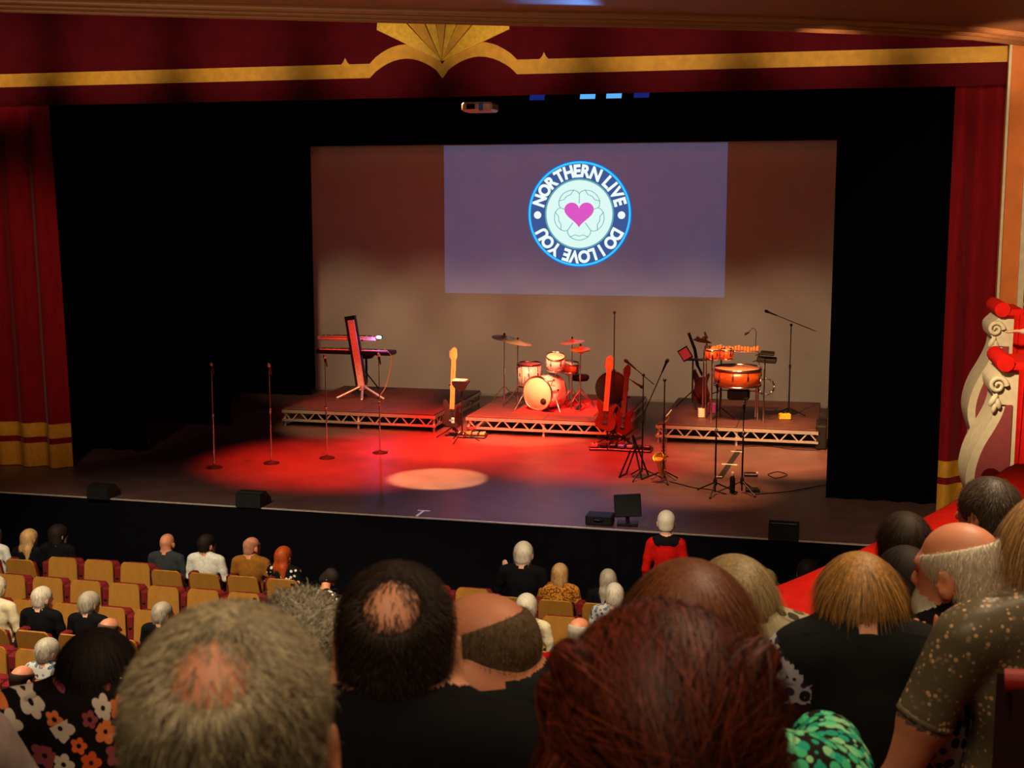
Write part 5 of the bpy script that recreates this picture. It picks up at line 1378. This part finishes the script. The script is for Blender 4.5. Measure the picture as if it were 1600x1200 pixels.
c_green = print_mat('green_flower_print', (26, 22, 12), [(70, 200, 140), (110, 220, 160), (30, 170, 140), (150, 220, 160)], scale=62, size=.62, centre=(40, 110, 60), sparse=.03, solid=True)
c_dots = print_mat('white_spot_print', (10, 8, 10), [(236, 226, 206), (230, 220, 200)], scale=18, size=.36, petals=2, centre=(236, 226, 206), sparse=.1, solid=True)
c_pat = print_mat('blue_grey_print', (190, 190, 180), [(90, 110, 130), (120, 130, 140), (60, 70, 80)], scale=26, size=.5, centre=(210, 210, 200), sparse=.3, solid=True)
c_lace = print_mat('lace_print', (196, 194, 206), [(40, 36, 50), (50, 46, 70)], scale=40, size=.46, centre=(150, 148, 165), sparse=.05, solid=True)
c_olive = print_mat('olive_cream_print', (176, 164, 128), [(60, 54, 36), (90, 84, 60)], scale=34, size=.5, centre=(200, 190, 160), sparse=.3, solid=True)
c_seq = print_mat('sequin_cloth', (104, 93, 72), [(150, 128, 96), (214, 170, 130), (120, 110, 88), (100, 92, 74)], scale=95, size=.42, centre=(230, 190, 150), sparse=.35, rough=.35, solid=True)  # glitter of the sequins painted into the colour as bright dots
# ------------------------------------------------------------------ stalls audience
def sit_stalls(px, py, rowY, label, group='audience in the stalls', **k):
    """head centre at pixel (px,py); the person sits in the row whose seat backs stand at rowY"""
    hY = rowY+.30+k.get('lean', 0)
    k.setdefault('drop', .05); k.setdefault('wide', 1.08)
    q = aty(px, py, hY); s = min(1.12, max(.86, (q.z-FLOOR)/(1.19-k['drop']))); k.setdefault('s', s); k['hs'] = k.get('hs', 1.0)*1.17
    if k.get('hair') not in ('none', 'shaved', 'fringe'):
        k.setdefault('nstr', 600); k.setdefault('strL', .05); k.setdefault('strw', .003); k.setdefault('flowk', 'long')
    return person(label, (q.x, rowY+.285, FLOOR), k.pop('rz', 0.0), group=group, **k)
R0, R1, R2, R3, R4, R5, R6 = [r[0] for r in ROWS]
sit_stalls(47, 842, R0, 'woman with long blonde hair in the front row at far left', hair='long', hcol=h_lblond, top=c_black, turn=-.3, sk='pale')
sit_stalls(92, 836, R0, 'woman in black with dark hair beside the far left blonde', hair='bob', hcol=h_black, top=c_black, turn=-.5, sk='pale')
sit_stalls(-8, 858, R0, 'person cut by the left edge in the front row', hair='crop', hcol=h_mouse, top=c_white, turn=-.2)
sit_stalls(262, 849, R0, 'bald person in a dark grey jacket in the front row', hair='none', hcol=h_stub, top=cloth('dark_slate', (52, 56, 58)), sk='pink')
sit_stalls(324, 851, R0, 'dark haired person in a white shirt in the front row', hair='short', hcol=h_black, top=c_white, turn=-.5)
sit_stalls(394, 855, R0, 'bald person in a brown jumper in the front row', hair='shaved', hcol=h_shave, top=c_brown, turn=-.4, sk='pink')
sit_stalls(444, 872, R0, 'woman with long ginger hair at the end of the front row', hair='long', hcol=h_ginger, top=c_dots, turn=-.3, sk='pale')
q = aty(503, 905, 13.3)
person('person in a black dress with white spots sitting in the aisle', (q.x, 13.3, FLOOR), -.5, s=.80, hair='bob', hcol=h_black, top=c_dots, pants=c_dots, sk='pink', turn=-1.2, nod=-.9, lean=.14, sleeve='short', group='audience in the stalls')
sit_stalls(67, 935, R3, 'white haired person in a black shirt in the fourth row', hair='short', hcol=h_white, top=c_black, turn=-.4, sk='pale')
sit_stalls(141, 943, R3, 'ash blond person in a black top with pale collar in the fourth row', hair='crop', hcol=h_silver, top=c_black, turn=-.4, sk='pale')
sit_stalls(-6, 920, R3, 'person in a cream shirt cut by the left edge in the fourth row', hair='crop', hcol=h_white, top=c_cream, sk='pale')
sit_stalls(172, 984, R4, 'bald person in a steel blue shirt in the fifth row', hair='fringe', hcol=h_stub, top=c_blue, turn=-.6, sk='pink', sleeve='top')
sit_stalls(76, 1018, R5, 'grey haired person in a patterned blouse in the sixth row', hair='crop', hcol=h_silver, top=c_pat, turn=-.5, sk='warm', sleeve='short')
sit_stalls(256, 986, R3, 'grey haired person mostly hidden behind the nearest grey head', hair='crop', hcol=h_silver, top=c_black, turn=-.4)
sit_stalls(36, 1062, R6, 'bald person in a black jacket in the lower left seats', hair='fringe', hcol=h_dark, top=cloth('ink_jacket', (22, 26, 32)), turn=-.3, sk='pink')
sit_stalls(-22, 1098, R6-.4, 'person in red cut by the left edge of the picture', hair='crop', hcol=h_mouse, top=c_red, sk='pink')
sit_stalls(818, 866, 13.70, 'white haired person in black sitting alone in the front centre row', hair='short', hcol=h_white, top=c_black, sk='pale', arms={'L': ((-.195, -.03, .95), (-.27, .02, .72), (-.20, .10, .86), (-.1, .1, 1))}, sleeve='elbow')
sit_stalls(875, 897, 13.70, 'blonde woman in a mustard knit top in the front centre row', hair='bob', hcol=h_lblond, top=c_must, sk='pale', hs=.96)
sit_stalls(950, 906, 13.70, 'woman with long ash blonde hair in the front centre row', hair='long', hcol=h_silver, top=c_black, turn=.3, sk='pale')
sit_stalls(960, 930, 12.94, 'short haired blonde person in a blue patterned top in the second centre row', hair='crop', hcol=h_white, top=c_pat, turn=.2, sk='pale')
sit_stalls(823, 949, 12.05, 'white haired person in a cream cardigan in the third centre row', hair='crop', hcol=h_white, top=c_cream, sk='pale')
sit_stalls(906, 988, 11.25, 'bald person glimpsed beside the auburn hair', hair='fringe', hcol=h_silver, top=c_blue, turn=-.4, sk='pink')
sit_stalls(1197, 893, 12.94, 'light haired person holding a hand to the face beyond the circle rail', hair='crop', hcol=h_ash, top=c_cream, turn=-.5, sk='pale', arms={'R': ((.195, -.03, .95), (.25, .08, .74), (.12, .16, 1.04), (-.4, .3, .6))}, sleeve='elbow')
sit_stalls(1262, 896, 13.70, 'dark haired person just above the circle rail', hair='crop', hcol=h_black, top=c_black, sk='warm')
# standing person in red
p = atd(1041, 817, 14.6)
person('person in a red jumper standing in the stalls facing the stage', (p.x, p.y, FLOOR), .15, s=(p.z-FLOOR)/1.61, hair='short', hcol=h_white, top=c_red, shawl=c_black, stand=True, sk='pale', wide=.86, hs=1.15, group='audience in the stalls')
# ------------------------------------------------------------------ circle audience (nearest heads)
def tier_z(P):
    d = P.dot(TD)
    for d0, d1, z in tiers:
        if d0 <= d < d1: return z
    return tiers[-1][2]
def sit_circle(px, py, dep, label, rz=YAW, s=1.0, **k):
    q = atd(px, py, dep); zf = tier_z(Vector((q.x, q.y, 0)))
    k.setdefault('drop', .055); hz_ = HC[2]-k['drop']; s_ = min(1.15, max(.88, (q.z-zf)/hz_)); k['hs'] = k.get('hs', 1.0)*s/s_
    hl = Vector((0, HC[1]+k.get('lean', 0), 0))*s_; hl.rotate(Matrix.Rotation(rz, 3, 'Z'))
    k.setdefault('res', .008); k.setdefault('fine', True)
    return person(label, (q.x-hl.x, q.y-hl.y, q.z-hz_*s_), rz, s=s_, group='audience in the circle', **k)
sit_circle(362, 1160, 1.04, 'large grey brown haired head with a thinning crown nearest at left', hair='big_bald_crown', hcol=h_grey, top=c_black, res=.0065, nstr=15000, strL=.018, strw=.0008, sk='pink', s=.95, fuzz=(5000, .012, .05), jit=.3)
sit_circle(470, 1022, 2.58, 'spiky grey haired head just beyond the nearest thinning crown', hair='spiky', hcol=h_silver, top=c_jacket, nstr=5000, strL=.034, strw=.0013, flowk='up', s=1.0, jit=.5, wide=.9)
sit_circle(620, 1008, 1.82, 'dark haired head with a shiny bald crown in the centre foreground', hair='bald_crown', hcol=h_dark, top=c_black, res=.0065, nstr=10000, strL=.018, strw=.0008, sk='warm', fuzz=(4200, .016, .058), wide=.95, drop=.10)
sit_circle(750, 1028, 2.52, 'close cropped balding head turned left in a dark jacket', hair='buzz_receding', hcol=h_stub, top=c_jacket, turn=.95, res=.0065, sk='pink', nstr=2500, strL=.008, strw=.0008, rz=YAW+.25, s=1.12, wide=.95, drop=.15)
sit_circle(1030, 1162, 1.16, 'auburn haired woman with hair half pinned up nearest at centre', hair='half_up', hcol=h_aub, top=c_black, res=.0065, nstr=10000, strL=.075, strw=.0015, flowk='half_up', jit=.14, sk='pale', sleeve='elbow', s=.93, wide=1.08)
sit_circle(1074, 1012, 1.86, 'woman with smooth brown hair and green flowered dress before the auburn head', hair='long', hcol=h_brown, top=c_green, nstr=6000, strL=.08, strw=.0011, flowk='long', jit=.06, s=.97, sleeve='elbow',
           arms={'R': ((.195, -.02, .94), (.215, .10, .955), (.16, .32, .82), (-.2, 1, -.2))})
sit_circle(1146, 956, 2.98, 'ash haired woman in an olive patterned top beyond the brown haired woman', hair='long', hcol=h_ash, top=c_olive, nstr=3000, strL=.07, strw=.0012, flowk='long', jit=.08, s=1.0, drop=.17, wide=.74)
sit_circle(1341, 946, 2.76, 'woman with a blonde bob in a padded black jacket', hair='bob', hcol=h_blond, top=c_quilt, smat=c_lace, nstr=5000, strL=.07, strw=.0013, flowk='long', jit=.10, s=.82, rz=YAW-.1, wide=.64, drop=.14, arms={'L': ((-.19, -.03, .94), (-.27, -.02, .72), (-.16, .24, .64), (.25, 1, -.15))})
sit_circle(1412, 855, 4.20, 'dark haired head furthest along the circle rail', hair='bob', hcol=h_dark, top=c_black, nstr=1500, strL=.06, strw=.0014, flowk='long', jit=.1, s=.86, knee=.3, wide=.85)
sit_circle(1413, 914, 3.66, 'woman with long black brown hair behind the blonde bob', hair='long', hcol=h_black, top=c_black, nstr=2000, strL=.07, strw=.0014, flowk='long', jit=.08, s=.85, wide=.85)
sit_circle(1498, 893, 3.30, 'white bearded man with a bald crown in a black jacket', hair='fringe', hcol=h_white, top=c_black, turn=.75, nstr=2500, strL=.022, strw=.0011, sk='pink', beard=h_white, nod=-.1, s=1.1, wide=.9)
sit_circle(1542, 803, 4.35, 'grey haired man turned left beside the boxes', hair='short', hcol=h_mouse, top=c_black, turn=.6, nstr=1500, strL=.03, strw=.0014, sk='pink', knee=.3, wide=.85)
sit_circle(1640, 870, 2.66, 'blonde woman in a sequined dress clapping at the right edge', hair='long', hcol=h_lblond, top=c_seq, nstr=4000, strL=.08, strw=.0012, flowk='long', jit=.08, sk='pink', sleeve='short', wide=1.06, drop=.10, rz=YAW+.2,
           arms={'L': ((-.195, -.03, .95), (-.30, .02, .66), (-.16, .24, .72), (.25, .4, 1)), 'R': ((.195, -.03, .95), (.27, .05, .66), (-.04, .26, .72), (-.15, .4, 1))})
sit_circle(154, 1066, 2.80, 'dark haired woman in an orange flowered dress at lower left', hair='crop', hcol=h_black, top=c_flower, nstr=2500, strL=.05, strw=.0012, flowk='long', jit=.1, s=.88, sleeve='elbow', rz=YAW+.1, wide=1.0, knee=.25, drop=.17)
sit_circle(-222, 975, 2.1, 'person in a grey top cut by the bottom left corner', hair='crop', hcol=h_mouse, top=c_greyl, s=1.0, sk='pink', sleeve='elbow',
           arms={'R': ((.195, -.03, .95), (.26, .08, .72), (.26, .34, .66), (-.1, 1, -.1))})
# person in the box whose forearm rests on the velvet rail
q = aty(1592, 522, 12.9)
person('person leaning a forearm on the velvet rail of the box', (q.x+.62, 13.25, q.z-.82), 1.2, s=1.0, hair='crop', hcol=h_mouse, top=c_grey, sleeve='short', sk='pale', group='audience in the boxes', arms={'L': ((-.195, -.03, .95), (-.30, .20, .80), (-.26, .48, .82), (.1, 1, 0))})
# circle seats
def circle_seat(px, py, dep, label, rz=YAW):
    q = atd(px, py, dep); zf = tier_z(Vector((q.x, q.y, 0)))
    t = thing('circle_chair', label, 'theatre chair', (q.x, q.y, zf), rz, 'red circle chairs')
    H = q.z-zf; Wd = .25
    def fn(u, v):
        a = -1+2*u; return (a*Wd, .05-.05*a*a*-1-.05, H*(.35+.65*v)-.012*a*a*v)
    b = B(); b.grid(lambda u, v: (lambda a: (a*Wd, .05*a*a, (H-.01*a*a)*(.4+.6*v)))(-1+2*u), 16, 4); b.grid(lambda u, v: (lambda a: (a*Wd, .05*a*a+.07, (H-.01*a*a)*(.4+.6*v)))(-1+2*u), 16, 4); b.build('backrest', m_tier, t)
    b = B(); b.tube([(a/8*Wd, .05*(a/8)**2+.035, H-.01*(a/8)**2) for a in range(-8, 9)], .022, 8); b.build('top_rim', m_seatred2, t)
    b = B()
    b.box((0, .27, .42), (.44, .4, .1), bev=.03); b.build('seat_cushion', m_seatred2, t)
    for s_ in (-1, 1): B().box((s_*.27, .16, H*.35), (.05, .4, H*.7), bev=.015).build('side_standard', m_seatred2, t)
circle_seat(1338, 1104, 2.66, 'dark circle chair with a red rim behind the padded black jacket', YAW-.05)
circle_seat(1846, 1085, 2.05, 'red circle chair at the right edge behind the sequined dress', YAW)
